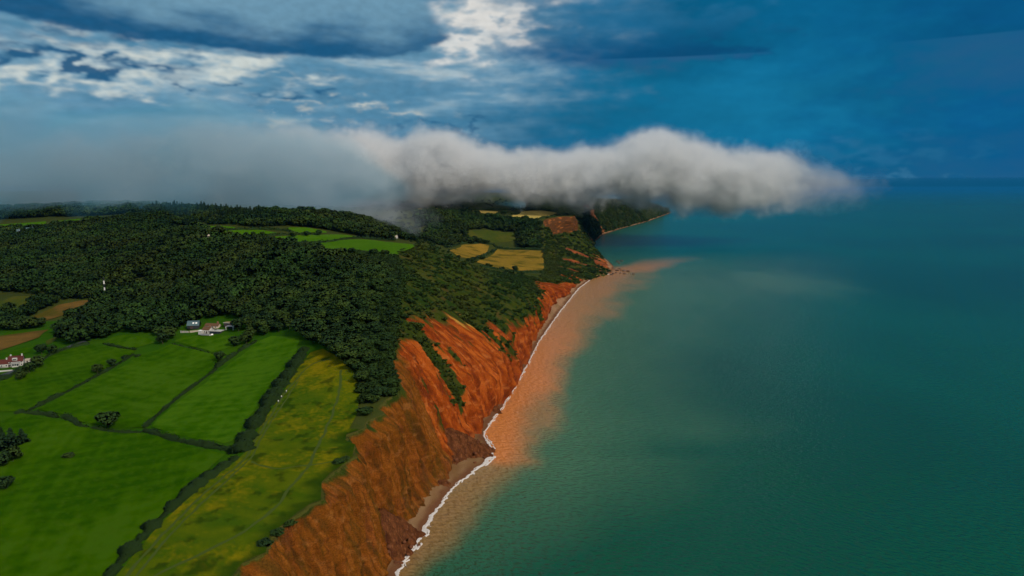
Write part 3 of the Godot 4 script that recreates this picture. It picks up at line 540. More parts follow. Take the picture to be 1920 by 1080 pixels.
func build_mound(cx: float, cd: float, high: float, slope: float, label: String) -> void:
	var r := high / slope + 3.0
	var n := int(2.0 * r / 0.6)
	var v := PackedVector3Array()
	var c := PackedColorArray()
	for j in n:
		for i in n:
			var x := cx - r * 0.5 + 1.5 * r * i / (n - 1)
			var d := cd - r + 2.0 * r * j / (n - 1)
			var p := Vector2(x - cx, d - cd)
			var lobes := 1.0 + 0.24 * sm(p.angle() * 1.5, cd) + 0.1 * sm(p.angle() * 5.0, cd + 9.0)
			var y := high - slope * sqrt(p.length_squared() + 4.0) * lobes + 1.7 * fbm(x / 7.0, d / 7.0) + 0.8 * fbm(x / 2.2, d / 2.2) + 1.3 * maxf(0.0, fbm(x / 1.3, d / 1.3) - 0.1)
			v.append(Vector3(x, maxf(y, -3.0), -d))
			var col := Color(0.085, 0.031, 0.013).lerp(Color(0.15, 0.054, 0.021), clampf(0.5 + fbm(x / 2.0, d / 2.0) * 1.6, 0.0, 1.0))
			col = col.lerp(Color(0.30, 0.125, 0.05), clampf((fbm(x * 1.3, d * 1.3) - 0.3) * 3.0, 0.0, 0.6))
			c.append(col)
	var o := struct("landslip_mound", arr(v, grid_index(n, n), null, c), M.rock, label)

func plume_at(x: float, d: float) -> Vector2:      # (orange sediment, thin silt), 0 to 1
	var w := soft_table(WATERLINE, minf(d, 1339.0), 6.0)
	var reach := table(PLUME, d) - w
	var gone := 1.0
	if d > 1339.0:
		w = 195.0 + (d - 1339.0) * 0.62
		reach = 80.0
		gone = smoothstep(1720.0, 1400.0, d)
	elif d < 430.0: reach = lerpf(9.0 + 26.0 * smoothstep(240.0, 380.0, d), reach, smoothstep(405.0, 430.0, d))
	reach = maxf(reach, 7.0)
	var off := x - w
	var wisp := 0.30 * fbm(x / 40.0, d / 90.0) + 0.09 * fbm((x + d * 0.4) / 9.0, (d - x * 0.4) / 34.0)
	var t := off / reach
	var orange := smoothstep(1.2, 0.3, t + wisp) * gone
	if d > 1339.0: orange *= smoothstep(-0.9, -0.1, t + wisp)
	# a sharp front south of the first mound, where the cloud of mud is cut off
	var strong := lerpf(0.42, 1.0, smoothstep(394.0, 414.0, d + (x + 10.0) * 0.25)) * lerpf(1.0, 0.62, smoothstep(560.0, 1000.0, d))
	var silt := smoothstep(4.0, 0.4, t * lerpf(0.75, 1.0, smoothstep(400.0, 900.0, d)) + wisp * 1.6) * smoothstep(1900.0, 1300.0, d) * smoothstep(180.0, 420.0, d)
	if d > 900.0:
		var q := Vector2((x - 470.0) / 150.0, (d - 1230.0) / 210.0).length() + wisp
		silt = maxf(silt, 0.7 * smoothstep(1.3, 0.2, q))
	return Vector2(orange * strong, silt)

func build_sea() -> void:
	var ds := PackedFloat32Array()
	var d := 30.0
	while d < 45000.0:
		ds.append(d)
		d *= 1.0065 if d < 2500.0 else 1.03
		if d < 300.0: d += 0.4
	var cols := 150
	var v := PackedVector3Array()
	var c := PackedColorArray()
	var uv := PackedVector2Array()
	for i in ds.size():
		d = ds[i]
		var x0 := (soft_table(WATERLINE, d, 6.0) if d < 3500.0 else table(WATERLINE, d)) - 9.0
		if d > 6200.0: x0 -= (d - 6200.0) * 1.2
		var wide := d * 1.15 + 420.0 + (maxf(d - 6200.0, 0.0) * 1.2)
		for k in cols:
			var t := pow(float(k) / (cols - 1), 1.75)
			var x := x0 + wide * t
			v.append(Vector3(x, 0.0, -d))
			uv.append(Vector2(x * 0.87 - d * 0.5, x * 0.5 + d * 0.87))
			var body := Color(0.0004, 0.060, 0.029)
			var deep := Color(0.0004, 0.082, 0.040)
			var swirl := fbm(x / 300.0, d / 420.0)
			var col := body.lerp(deep, clampf(0.5 + 1.2 * swirl, 0.0, 1.0))
			var p := plume_at(x, d)
			col = col.lerp(Color(0.075, 0.175, 0.085), p.y * 0.6)
			col = col.lerp(Color(0.54, 0.185, 0.045), p.x)
			c.append(col)
	struct("sea", arr(v, grid_index(ds.size(), cols), null, c, uv), M.water, "green and blue sea, stained orange along the red cliffs")

func build_foam() -> void:
	for layer in 3:
		var v := PackedVector3Array()
		var idx := PackedInt32Array()
		var d := 255.0
		var live := false
		while d < 1335.0:
			var w := water_x(d)
			var near := smoothstep(520.0, 300.0, d)
			var mound := exp(-pow((d - 418.0) / 22.0, 2.0)) + 0.8 * exp(-pow((d - 318.0) / 16.0, 2.0))
			var wid := (0.35 + 0.35 * near + 1.1 * mound) * (1.0 + 0.7 * fbm(d / 6.0, 3.0 + layer * 9.0))
			var mid: float = w + 0.5 + [0.0, 1.3, -0.7][layer] * (1.0 + mound) + (0.7 + 0.7 * near) * fbm(d / 3.0, 40.0 + layer * 13.0) + 0.4 * fbm(d / 0.8, layer * 5.0)
			var on := layer == 0 or fbm(d / 7.0, 90.0 + layer * 17.0) + 0.35 * mound > 0.12
			if layer > 0: wid *= 0.45
			if on:
				var n := v.size()
				var y := 0.22 + layer * 0.02
				v.append(Vector3(mid - wid - 0.3 * fbm(d * 1.7, 7.0), y - 0.05, -d))
				v.append(Vector3(mid, y + 0.22, -d))
				v.append(Vector3(mid + wid + 0.5 * fbm(d * 1.3, 27.0), y - 0.25, -d))
				if live:
					for q in [[-3, 0, -2], [-2, 0, 1], [-2, 1, -1], [-1, 1, 2]]:
						for e in q: idx.append(n + e)
			live = on
			d += 0.45 if d < 500.0 else 0.9
		struct("surf_foam", arr(v, idx), M.foam, ["white line of breaking surf along the beach", "broken outer streaks of white surf", "thin inner streaks of white surf on the sand"][layer])

# ---------------------------------------------------------------- plants
func leaf(v: PackedVector3Array, n: PackedVector3Array, c: PackedColorArray, idx: PackedInt32Array, p: Vector3, nrm: Vector3, size: float, col: Color) -> void:
	var face := (nrm + Vector3(rng.randf_range(-1, 1), rng.randf_range(-0.6, 1), rng.randf_range(-1, 1)) * 0.7).normalized()
	var a := face.cross(Vector3(rng.randf_range(-1, 1), rng.randf_range(-1, 1), rng.randf_range(-1, 1))).normalized() * size
	var b := face.cross(a) * rng.randf_range(0.6, 1.0)
	var k := v.size()
	v.append(p - a); v.append(p + b * 0.8); v.append(p + a); v.append(p - b * 0.8)
	var soft := (nrm + face * 0.2).normalized()
	for i in 4:
		n.append(soft)
		c.append(col)
	idx.append_array(PackedInt32Array([k, k + 1, k + 2, k, k + 2, k + 3]))

func crown(radius: float, high: float, lumps: int, leaves: int, size: float, conifer := false) -> ArrayMesh:
	var v := PackedVector3Array()
	var n := PackedVector3Array()
	var c := PackedColorArray()
	var idx := PackedInt32Array()
	var mids: Array[Vector4] = []
	var low := high * 0.12
	for i in lumps:
		if conifer:
			var t := float(i) / (lumps - 1)
			var rr := radius * (1.0 - t) * rng.randf_range(0.6, 1.0) * 0.65
			var ang := i * 2.4
			mids.append(Vector4(cos(ang) * rr, lerpf(low, high * 0.97, t), sin(ang) * rr, radius * lerpf(0.5, 0.1, t)))
		else:
			var ang := i * 2.4 + rng.randf_range(-0.3, 0.3)
			var t := (i + 0.5) / lumps
			var rr := radius * 0.68 * sqrt(t) * rng.randf_range(0.85, 1.1)
			var top := (high - low) * 0.5 * sqrt(maxf(0.05, 1.0 - t * 0.85))
			var y := (high + low) * 0.5 + (top * rng.randf_range(0.35, 0.72) if i % 4 != 0 else -top * rng.randf_range(0.1, 0.6))
			mids.append(Vector4(cos(ang) * rr, y, sin(ang) * rr, radius * rng.randf_range(0.26, 0.42)))
	# the dense inner twigs of each clump
	for m in mids:
		var shade := rng.randf_range(0.8, 1.1)
		var k := v.size()
		for j in 5:
			for i in 8:
				var ph := PI * (j + 0.25) / 4.5
				var th := TAU * i / 8.0 + j * 0.3
				var dir := Vector3(sin(ph) * cos(th), cos(ph), sin(ph) * sin(th))
				v.append(Vector3(m.x, m.y, m.z) + dir * m.w * 0.82 * rng.randf_range(0.85, 1.12))
				n.append(dir)
				c.append(Color(shade, shade, shade))
		for j in 4:
			for i in 8:
				var a := k + j * 8 + i
				var b := k + j * 8 + (i + 1) % 8
				idx.append_array(PackedInt32Array([a, b, a + 8, b, b + 8, a + 8]))
	for i in leaves:
		var m: Vector4 = mids[i % lumps]
		var dir := Vector3(rng.randfn(), rng.randfn() + 0.35, rng.randfn()).normalized()
		var p := Vector3(m.x, m.y, m.z) + dir * m.w * rng.randf_range(0.82, 1.18)
		var out := (dir + 0.45 * Vector3(p.x, p.y - high * 0.4, p.z).normalized()).normalized()
		var t := rng.randf_range(0.85, 1.18) * (0.85 + 0.3 * float((i % lumps) % 3) / 2.0)
		leaf(v, n, c, idx, p, out, size * rng.randf_range(0.7, 1.25), Color(t * rng.randf_range(0.9, 1.15), t, t * 0.9))
	return arr(v, idx, n, c)

func trunk(radius: float, high: float, limbs: int) -> ArrayMesh:
	var st := SurfaceTool.new()
	st.begin(Mesh.PRIMITIVE_TRIANGLES)
	var tube := func(a: Vector3, b: Vector3, ra: float, rb: float) -> void:
		var ax := (b - a).normalized()
		var s := ax.cross(Vector3(0.3, 0.1, 0.9)).normalized()
		var t := ax.cross(s)
		for i in 6:
			var p := s * cos(TAU * i / 6.0) + t * sin(TAU * i / 6.0)
			var q := s * cos(TAU * (i + 1) / 6.0) + t * sin(TAU * (i + 1) / 6.0)
			for e in [a + p * ra, b + p * rb, a + q * ra, a + q * ra, b + p * rb, b + q * rb]: st.add_vertex(e)
	tube.call(Vector3(0, -0.6, 0), Vector3(0.1, high * 0.5, 0.05), radius, radius * 0.6)
	for i in limbs:
		var g := TAU * i / limbs + 0.4
		tube.call(Vector3(0.1, high * (0.3 + 0.05 * i), 0.05), Vector3(cos(g) * high * 0.26, high * 0.66, sin(g) * high * 0.26), radius * 0.5, radius * 0.12)
	st.generate_normals()
	return st.commit()

var crowns: Array = []      # near variants: 0-2 broad, 3 conifer
var far_crowns: Array = []
var trunks: Array = []

func tree(called: String, kind: int, at_: Vector3, r: float, h: float, turn: float, label: String, category: String, group := "", with_trunk := true, tint := 0) -> Node3D:
	var o := thing(called, label, category, at_, turn, group)
	var cr := obj("crown", crowns[kind], M.leaves[tint] if kind != 3 else M.needles, o)
	var base: Vector2 = [Vector2(5, 10), Vector2(5, 10), Vector2(5, 10), Vector2(3.4, 13)][kind]
	cr.scale = Vector3(r / base.x, h / base.y, r / base.x)
	if with_trunk:
		var tr := obj("trunk", trunks[0 if kind != 3 else 1], M.bark, o)
		tr.scale = Vector3(h / 10.0, h / 10.0, h / 10.0)
	return o

func scatter(poly: PackedVector2Array, step: float) -> Array[Vector2]:
	var box := Rect2(poly[0], Vector2.ZERO)
	for p in poly: box = box.expand(p)
	var out: Array[Vector2] = []
	var y := box.position.y
	var row := 0
	while y < box.end.y:
		var x := box.position.x + (row % 2) * step * 0.5
		while x < box.end.x:
			var p := Vector2(x + rng.randf_range(-0.42, 0.42) * step, y + rng.randf_range(-0.42, 0.42) * step)
			if Geometry2D.is_point_in_polygon(p, poly): out.append(p)
			x += step
		y += step * 0.87
		row += 1
	return out

func multi(called: String, mesh: Mesh, mat: Material, places: Array, tints: Array, label: String) -> void:
	if places.is_empty(): return
	var mm := MultiMesh.new()
	mm.transform_format = MultiMesh.TRANSFORM_3D
	mm.use_colors = true
	mm.mesh = mesh
	mm.instance_count = places.size()
	for i in places.size():
		mm.set_instance_transform(i, places[i])
		mm.set_instance_color(i, tints[i])
	var o := MultiMeshInstance3D.new()
	o.name = numbered(called)
	o.multimesh = mm
	o.material_override = mat
	add_child(o, true)
	tag(o, label, "", "", "stuff")

func wood_label(p: Vector2) -> PackedStringArray:
	if p.y < 470.0 and p.x > -135.0: return PackedStringArray(["dark tree of the thicket between the yellow meadow and the red cliff", "trees of the cliff top thicket"])
	if p.x > -175.0: return PackedStringArray(["dark tree in the wood beyond the far end of the yellow meadow", "trees of the wood above the red cliff"])
	if p.x > -215.0: return PackedStringArray(["tree along the wood edge at the top of the bright green pasture", "trees above the bright green pasture"])
	if p.x > -310.0: return PackedStringArray(["tree of the wood standing around and behind the white farmhouse", "trees around the white farmhouse"])
	return PackedStringArray(["tree of the belt between the left pastures and the stubble fields", "trees of the valley belt on the left"])

var env := Environment.new()

func build_woods() -> void:
	var spots: Array = []
	var blocks: Array = field_shapes.slice(0, field_shapes.size())
	for b in clearings: blocks.append(b)
	for w in WOODS:
		for p in scatter(PackedVector2Array(w[2]), w[1] * (0.9 if w[0] == "broad" else 1.0)):
			if p.x > edge_x(p.y) - 3.0 or inside_any(p, blocks): continue
			if fbm(p.x / 40.0, p.y / 40.0) < -0.42: continue
			spots.append([p, w[0], w[1]])
	spots.sort_custom(func(a, b): return a[0].length_squared() < b[0].length_squared())
	var far := [[], [], [], []]
	var tints := [[], [], [], []]
	var proto := {}
	for i in spots.size():
		var p: Vector2 = spots[i][0]
		var con: bool = spots[i][1] == "conifer" and fbm(p.x / 25.0, p.y / 25.0) > -0.08
		var size: float = spots[i][2] * rng.randf_range(0.72, 1.35) * (1.0 + 0.3 * fbm(p.x / 30.0, p.y / 30.0))
		var edge_low := smoothstep(4.0, 30.0, edge_x(p.y) - p.x)
		var r := size * 0.72 * lerpf(0.6, 1.0, edge_low)
		var h := size * rng.randf_range(0.95, 1.25) * lerpf(0.42, 1.0, edge_low)
		if p.y < 470.0: h *= 0.75
		var kind := 3 if con else rng.randi() % 3
		if i < 285 and not con:
			var l := wood_label(p)
			var key := "%d" % kind
			if not proto.has(key):
				proto[key] = tree("wood_tree", kind, at(p), r, h, rng.randf() * TAU, l[0], "tree", l[1], true, i % 3)
			else:
				var o: Node3D = proto[key].duplicate()
				o.name = numbered("wood_tree")
				add_child(o, true)
				o.position = at(p)
				o.rotation.y = rng.randf() * TAU
				tag(o, l[0], "tree", l[1])
				var cr: MeshInstance3D = o.get_child(0)
				cr.scale = Vector3(r / 5.0, h / 10.0, r / 5.0)
				cr.material_override = M.leaves[rng.randi() % 3]
				o.get_child(1).scale = Vector3.ONE * h / 10.0
			continue
		var sx := r / (3.4 if con else 5.0)
		var sy := h / (13.0 if con else 10.0)
		if con: sx *= 0.7; sy *= rng.randf_range(0.9, 1.5)
		far[kind].append(Transform3D(Basis(Vector3.UP, rng.randf() * TAU).scaled(Vector3(sx, sy, sx)), at(p, -0.3)))
		var t := rng.randf_range(0.55, 1.35) * (1.0 + 0.5 * fbm(p.x / 60.0, p.y / 60.0))
		var warm := clampf(rng.randf_range(-0.25, 0.35) + fbm(p.x / 80.0, p.y / 80.0), -0.2, 0.6)
		tints[kind].append(Color(t * (1.0 + 0.8 * warm), t * (1.0 + 0.15 * warm), t * 0.9))
	for k in 3: multi("forest", far_crowns[k], M.forest, far[k], tints[k], "dark mixed forest covering the hillside, seen from above")
	multi("conifer_forest", far_crowns[3], M.forest_dark, far[3], tints[3], "spiky dark conifers along the hilltop under the mist")
	print("forest ", far[0].size() + far[1].size() + far[2].size(), " conifers ", far[3].size())

var clearings: Array = []

func build_scrub() -> void:
	var places := [[], []]
	var tints := [[], []]
	for g in green_spots:
		if rng.randf() > clampf(g[3] / 7000.0, 0.06, 0.3): continue
		var s := rng.randf_range(0.28, 0.62) * (0.75 + g[3] / 2600.0)
		if rng.randf() < 0.15: s *= 1.6
		var k := rng.randi() % 2
		var b := Basis(Vector3.UP, rng.randf() * TAU).scaled(Vector3(s, s * rng.randf_range(0.4, 0.62), s))
		places[k].append(Transform3D(b, Vector3(g[0], g[1] - s * 1.6, g[2])))
		var t := rng.randf_range(0.75, 1.5)
		var warm := clampf(0.25 + 1.2 * fbm(g[0] / 30.0, g[1] / 20.0), 0.0, 0.9)
		tints[k].append(Color(t * (1.0 + 1.1 * warm), t * (1.05 + 0.25 * warm), t * 0.9))
	# low gorse and bracken on the open ground by the cliff top
	for p in scatter(PackedVector2Array(HEATH), 6.0):
		if p.x > edge_x(p.y) - 1.0 or inside_any(p, field_shapes): continue
		var s := rng.randf_range(0.35, 0.8)
		var k := rng.randi() % 2
		places[k].append(Transform3D(Basis(Vector3.UP, rng.randf() * TAU).scaled(Vector3(s, s * 0.45, s)), at(p, -s)))
		tints[k].append(Color(1.3, 1.15, 0.9) * rng.randf_range(0.8, 1.2))
	for i in 1500:
		var d := rng.randf_range(345.0, 760.0)
		var p := Vector2(edge_x(d) - 0.5 - 26.0 * pow(rng.randf(), 1.4), d)
		if inside_any(p, field_shapes): continue
		var s := rng.randf_range(0.3, 0.75)
		places[i % 2].append(Transform3D(Basis(Vector3.UP, rng.randf() * TAU).scaled(Vector3(s, s * 0.55, s)), at(p, -s * 1.2)))
		tints[i % 2].append(Color(1.05, 1.0, 0.9) * rng.randf_range(0.7, 1.2))
	# bushes dotted over the combe and the far plateau
	for i in 1400:
		var d := rng.randf_range(1060.0, 2300.0)
		var p := Vector2(rng.randf_range(-0.35, 0.06) * d, d)
		if p.x > edge_x(d) - 4.0 or inside_any(p, field_shapes) or fbm(p.x / 90.0, d / 60.0) < 0.04: continue
		var s := rng.randf_range(0.5, 1.15)
		places[i % 2].append(Transform3D(Basis(Vector3.UP, rng.randf() * TAU).scaled(Vector3(s, s * 0.6, s)), at(p, -s * 0.8)))
		tints[i % 2].append(Color(1.0, 1.0, 0.9) * rng.randf_range(0.8, 1.2))
	for k in 2: multi("scrub", far_crowns[k], M.forest, places[k], tints[k], "low gorse, bramble and windblown scrub on the cliff slopes")
	print("scrub ", places[0].size() + places[1].size())

func build_hedge(label: String, width: float, high: float, line: Array) -> void:
	var v := PackedVector3Array()
	var n := PackedVector3Array()
	var c := PackedColorArray()
	var idx := PackedInt32Array()
	var cl := Curve2D.new()
	for i in line.size():
		var h: Vector2 = (line[mini(i + 1, line.size() - 1)] - line[maxi(i - 1, 0)]) / 6.0
		cl.add_point(line[i], -h, h)
	var far: float = line[0].y
	var size := clampf(far / 620.0, 0.34, 1.7)
	var length := cl.get_baked_length()
	var step := size * 2.2
	var k := int(length / step) + 1
	# a lumpy solid heart, then leaves over it
	var ring := 9
	for i in k + 1:
		var p := cl.sample_baked(minf(i * step, length))
		var t := (cl.sample_baked(minf(i * step + 1.0, length)) - cl.sample_baked(maxf(i * step - 1.0, 0.0))).normalized()
		var side := Vector2(-t.y, t.x)
		var swell := clampf(0.9 + 1.1 * fbm(p.x / 7.0, p.y / 7.0) + 0.4 * sm(p.x / 2.0, p.y / 2.0), 0.35, 1.7)
		if i == 0 or i == k: swell *= 0.35
		var o := at(p, -0.2)
		for j in ring:
			var g := PI * j / (ring - 1)
			var w := side * cos(g) * width * 0.5 * swell * rng.randf_range(0.85, 1.1)
			var up := sin(g) * high * swell * rng.randf_range(0.85, 1.1)
			v.append(o + Vector3(w.x, up, -w.y))
			n.append(Vector3(side.x * cos(g), sin(g) + 0.1, -side.y * cos(g)).normalized())
			c.append(Color(1, 1, 1))
	var heart := grid_index(k + 1, ring)
	idx.append_array(heart)
	var count := v.size()
	var many := int(length * (width + 2.0 * high) / (size * size) * 0.8)
	for q in mini(many, 9000):
		var a := rng.randi() % count
		var t := rng.randf_range(0.8, 1.25)
		var jit := Vector3(rng.randf_range(-1, 1), rng.randf_range(-0.3, 0.8), rng.randf_range(-1, 1)) * size * 1.2
		leaf(v, n, c, idx, v[a] + jit, n[a], size * rng.randf_range(0.6, 1.2), Color(t * rng.randf_range(0.9, 1.25), t, t * 0.85))
	var o := obj("hedge", arr(v, idx, n, c), M.hedge)
	tag(o, label, "hedge", "hedges between the fields")

# ---------------------------------------------------------------- buildings
func box(st: SurfaceTool, c: Vector3, s: Vector3) -> void:
	var h := s * 0.5
	for f in [[Vector3(1, 0, 0), Vector3(0, 1, 0), Vector3(0, 0, 1)], [Vector3(0, 1, 0), Vector3(0, 0, 1), Vector3(1, 0, 0)], [Vector3(0, 0, 1), Vector3(1, 0, 0), Vector3(0, 1, 0)]]:
		for sg in [1.0, -1.0]:
			var n: Vector3 = f[0] * sg
			var a: Vector3 = f[1]
			var b: Vector3 = f[2] * sg
			var q := [c + (n - a - b) * h, c + (n + a - b) * h, c + (n + a + b) * h, c + (n - a + b) * h]
			for e in [0, 2, 1, 0, 3, 2]:
				st.set_normal(n)
				st.add_vertex(q[e])

func box_mesh(c: Vector3, s: Vector3) -> ArrayMesh:
	var st := SurfaceTool.new()
	st.begin(Mesh.PRIMITIVE_TRIANGLES)
	box(st, c, s)
	return st.commit()

func gable_walls(w: float, d: float, h: float, rise: float, at_: Vector3) -> ArrayMesh:   # ridge along x
	var st := SurfaceTool.new()
	st.begin(Mesh.PRIMITIVE_TRIANGLES)
	var x := w * 0.5
	var z := d * 0.5
	var prof := [Vector2(z, -0.5), Vector2(z, h), Vector2(0, h + rise), Vector2(-z, h), Vector2(-z, -0.5)]
	for i in 5:
		var a: Vector2 = prof[i]
		var b: Vector2 = prof[(i + 1) % 5]
		for e in [Vector3(-x, a.y, a.x), Vector3(-x, b.y, b.x), Vector3(x, a.y, a.x), Vector3(x, a.y, a.x), Vector3(-x, b.y, b.x), Vector3(x, b.y, b.x)]: st.add_vertex(e + at_)
	for sx in [-x, x]:
		for t in [[0, 1, 4], [1, 3, 4], [1, 2, 3]]:
			for e in t: st.add_vertex(Vector3(sx, prof[e].y, prof[e].x) + at_)
	st.generate_normals()
	return st.commit()

func roof_mesh(w: float, d: float, h: float, rise: float, at_: Vector3, over := 0.4, thick := 0.22) -> ArrayMesh:
	var st := SurfaceTool.new()
	st.begin(Mesh.PRIMITIVE_TRIANGLES)
	var x := w * 0.5 + over
	var k := rise / (d * 0.5)
	var z := d * 0.5 + over
	var y := h - over * k + 0.03
	var top := h + rise + 0.03
	var outer := [Vector2(z, y), Vector2(z, y + thick), Vector2(0, top + thick), Vector2(-z, y + thick), Vector2(-z, y), Vector2(0, top)]
	for i in 6:
		var a: Vector2 = outer[i]
		var b: Vector2 = outer[(i + 1) % 6]
		for e in [Vector3(-x, a.y, a.x), Vector3(-x, b.y, b.x), Vector3(x, a.y, a.x), Vector3(x, a.y, a.x), Vector3(-x, b.y, b.x), Vector3(x, b.y, b.x)]: st.add_vertex(e + at_)
	for sx in [-x, x]:
		for t in [[0, 1, 5], [1, 2, 5], [5, 2, 3], [5, 3, 4]]:
			for e in t: st.add_vertex(Vector3(sx, outer[e].y, outer[e].x) + at_)
	st.generate_normals()
	return st.commit()

func windows(o: Node3D, list: Array, z: float, sz := Vector3(1.0, 1.2, 0.1)) -> void:
	for p in list:
		var f := obj("window", box_mesh(Vector3(p.x, p.y, z), sz + Vector3(0.24, 0.24, -0.02)), M.white, o)
		obj("pane", box_mesh(Vector3(p.x, p.y, z + 0.03 * signf(z)), sz), M.glass, f)

func cottage(called: String, p: Vector2, turn: float, w: float, d: float, h: float, rise: float, wall: Material, roof: Material, label: String, category := "house", lift := 0.0) -> Node3D:
	var o := thing(called, label, category, at(p, lift), turn)
	obj("wall", gable_walls(w, d, h, rise, Vector3.ZERO), wall, o)
	var rf := obj("roof", roof_mesh(w, d, h, rise, Vector3.ZERO), roof, o)
	obj("chimney", box_mesh(Vector3(w * 0.35, h + rise + 0.4, 0), Vector3(0.8, 1.8, 0.8)), wall, rf)
	var list := []
	var n := maxi(1, int(w / 2.6))
	for i in n: list.append(Vector2((i + 0.5 - n * 0.5) * w / n * 0.9, h * 0.55))
	windows(o, list, d * 0.5)
	obj("door", box_mesh(Vector3(w * 0.04, 1.0, d * 0.5), Vector3(0.95, 2.0, 0.14)), M.dark_wood, o)
	return o

func build_farm() -> void:
	var a := -0.16
	# white farmhouse: a tall gabled wing, a low porch block and a long flat roofed wing
	var o := thing("farmhouse", "white farmhouse with stepped gable wing and long flat roofed extension", "house", at(Vector2(-237.0, 521.5), 0.2), a)
	obj("gable_wing", gable_walls(6.5, 7.0, 3.4, 2.0, Vector3.ZERO), M.white_wall, o)
	var rf := obj("roof", roof_mesh(6.5, 7.0, 3.4, 2.0, Vector3.ZERO), M.brown_roof, o)
	obj("chimney", box_mesh(Vector3(2.2, 5.9, 0), Vector3(0.9, 1.9, 0.9)), M.brick, rf)
	var porch := obj("porch_block", box_mesh(Vector3(-3.6, 1.2, 4.6), Vector3(3.0, 3.4, 3.6)), M.white_wall, o)
	obj("parapet", box_mesh(Vector3(-3.6, 3.02, 4.6), Vector3(3.3, 0.22, 3.9)), M.white, porch)
	obj("flat_wing", box_mesh(Vector3(8.6, 0.9, 0.6), Vector3(10.4, 2.8, 5.6)), M.dark_wall, o)
	var flat := obj("flat_roof", box_mesh(Vector3(8.7, 2.47, 0.7), Vector3(11.2, 0.34, 6.6)), M.white_wall, o)
	obj("roof_light", box_mesh(Vector3(7.2, 2.83, 0.2), Vector3(1.8, 0.36, 1.2)), M.glass, flat)
	obj("terrace_wall", box_mesh(Vector3(3.2, 0.2, 8.2), Vector3(9.5, 1.5, 0.3)), M.grey_wall, o)
	windows(o, [Vector2(-0.9, 1.5), Vector2(2.4, 1.5)], 3.5)
	for x in [5.2, 7.4, 9.6, 11.8]: obj("glass_door", box_mesh(Vector3(x, 1.1, 3.42), Vector3(1.9, 2.1, 0.08)), M.glass, o)
	obj("door", box_mesh(Vector3(0.8, 1.1, 3.52), Vector3(1.1, 2.2, 0.12)), M.dark_wood, o)
	o.scale = Vector3(0.9, 0.85, 0.9)
	# brown roofed range behind
	var b := thing("farm_cottage", "long brown tiled cottage right behind the white farmhouse", "house", at(Vector2(-237.0, 531.0), 0.0), a + 0.05)
	b.scale = Vector3(0.85, 0.72, 0.85)
	obj("wall", gable_walls(13.0, 5.5, 2.8, 2.1, Vector3.ZERO), M.pale_wall, b)
	rf = obj("roof", roof_mesh(13.0, 5.5, 2.8, 2.1, Vector3.ZERO), M.brown_roof, b)
	obj("chimney", box_mesh(Vector3(4.8, 5.9, 0), Vector3(1.3, 2.4, 1.0)), M.brick, rf)
	windows(b, [Vector2(-4.6, 1.5), Vector2(-2.0, 1.5), Vector2(1.0, 1.5), Vector2(4.0, 1.5)], 2.75)
	# sheds on the right
	var s := thing("farm_shed", "low shed with flat straw brown roof right of the white farmhouse", "shed", at(Vector2(-221.5, 528.0), 0.2), a)
	obj("wall", box_mesh(Vector3(0, 1.2, 0), Vector3(9.5, 3.2, 4.2)), M.dark_wall, s)
	var sr := obj("roof", box_mesh(Vector3(0, 2.95, 0), Vector3(10.2, 0.28, 4.9)), M.straw_roof, s)
	obj("fascia", box_mesh(Vector3(0, 2.9, 2.52), Vector3(10.3, 0.4, 0.12)), M.white_wall, sr)
	for x in [-3.4, 0.0, 3.4]: obj("door", box_mesh(Vector3(x, 0.95, 2.12), Vector3(1.8, 2.1, 0.1)), M.dark_wood, s)
	s = thing("garden_shelter", "grey flat roofed shelter with pale posts in front of the low shed", "shed", at(Vector2(-219.0, 521.0), 0.2), a)
	obj("roof", box_mesh(Vector3(0, 2.5, 0), Vector3(6.5, 0.25, 3.6)), M.grey_wall, s)
	obj("rear_wall", box_mesh(Vector3(0, 1.0, -1.6), Vector3(6.2, 2.75, 0.2)), M.dark_wall, s)
	for x in [-3.0, 3.0]: obj("post", box_mesh(Vector3(x, 1.0, 1.6), Vector3(0.3, 2.75, 0.3)), M.white, s)
	# barn with slate roof and two skylights
	var r := thing("slate_barn", "dark barn with blue grey slate roof and two bright skylights", "barn", at(Vector2(-254.5, 536.0), 0.2), a + 0.33)
	obj("wall", gable_walls(8.5, 6.8, 2.8, 3.0, Vector3.ZERO), M.dark_wall, r)
	rf = obj("roof", roof_mesh(8.5, 6.8, 2.8, 3.0, Vector3.ZERO), M.slate, r)
	for x in [0.2, 2.4]:
		var sky := obj("skylight", box_mesh(Vector3.ZERO, Vector3(1.3, 0.12, 1.3)), M.white, rf)
		sky.position = Vector3(x, 4.38, 2.0)
		sky.rotation.x = atan2(3.0, 3.4)
	obj("door", box_mesh(Vector3(-1.0, 1.1, 3.42), Vector3(2.2, 2.3, 0.12)), M.dark_wood, r)
	# pale garden wall from the barn to the house, panel by panel
	var g := thing("garden_fence", "pale panel fence in front of the slate roofed barn", "fence", at(Vector2(-258.0, 527.5), 0.0), a - 0.05)
	for i in 6:
		obj("panel", box_mesh(Vector3(-3.3 + 1.3 * i, 0.8, 0.03 * (i % 2)), Vector3(1.2, 1.9, 0.08)), M.grey_wall if i % 2 == 0 else M.pale_wall, g)
		obj("post", box_mesh(Vector3(-3.95 + 1.3 * i, 0.8, 0.0), Vector3(0.12, 2.1, 0.12)), M.white, g)
	var low := thing("garden_wall", "low stepped stone wall between the fence and the white farmhouse", "wall", at(Vector2(-249.0, 527.0), 0.0), a + 0.35)
	for i in 5: obj("section", box_mesh(Vector3(-3.6 + 1.9 * i, 0.4 + 0.12 * i, 0.0), Vector3(1.86, 1.5, 0.4 + 0.04 * (i % 2))), M.pale_wall, low)
	var slide := thing("garden_bench", "small white curved bench on the lawn edge before the farmhouse", "bench", at(Vector2(-231.0, 513.5), 0.35), 0.5)
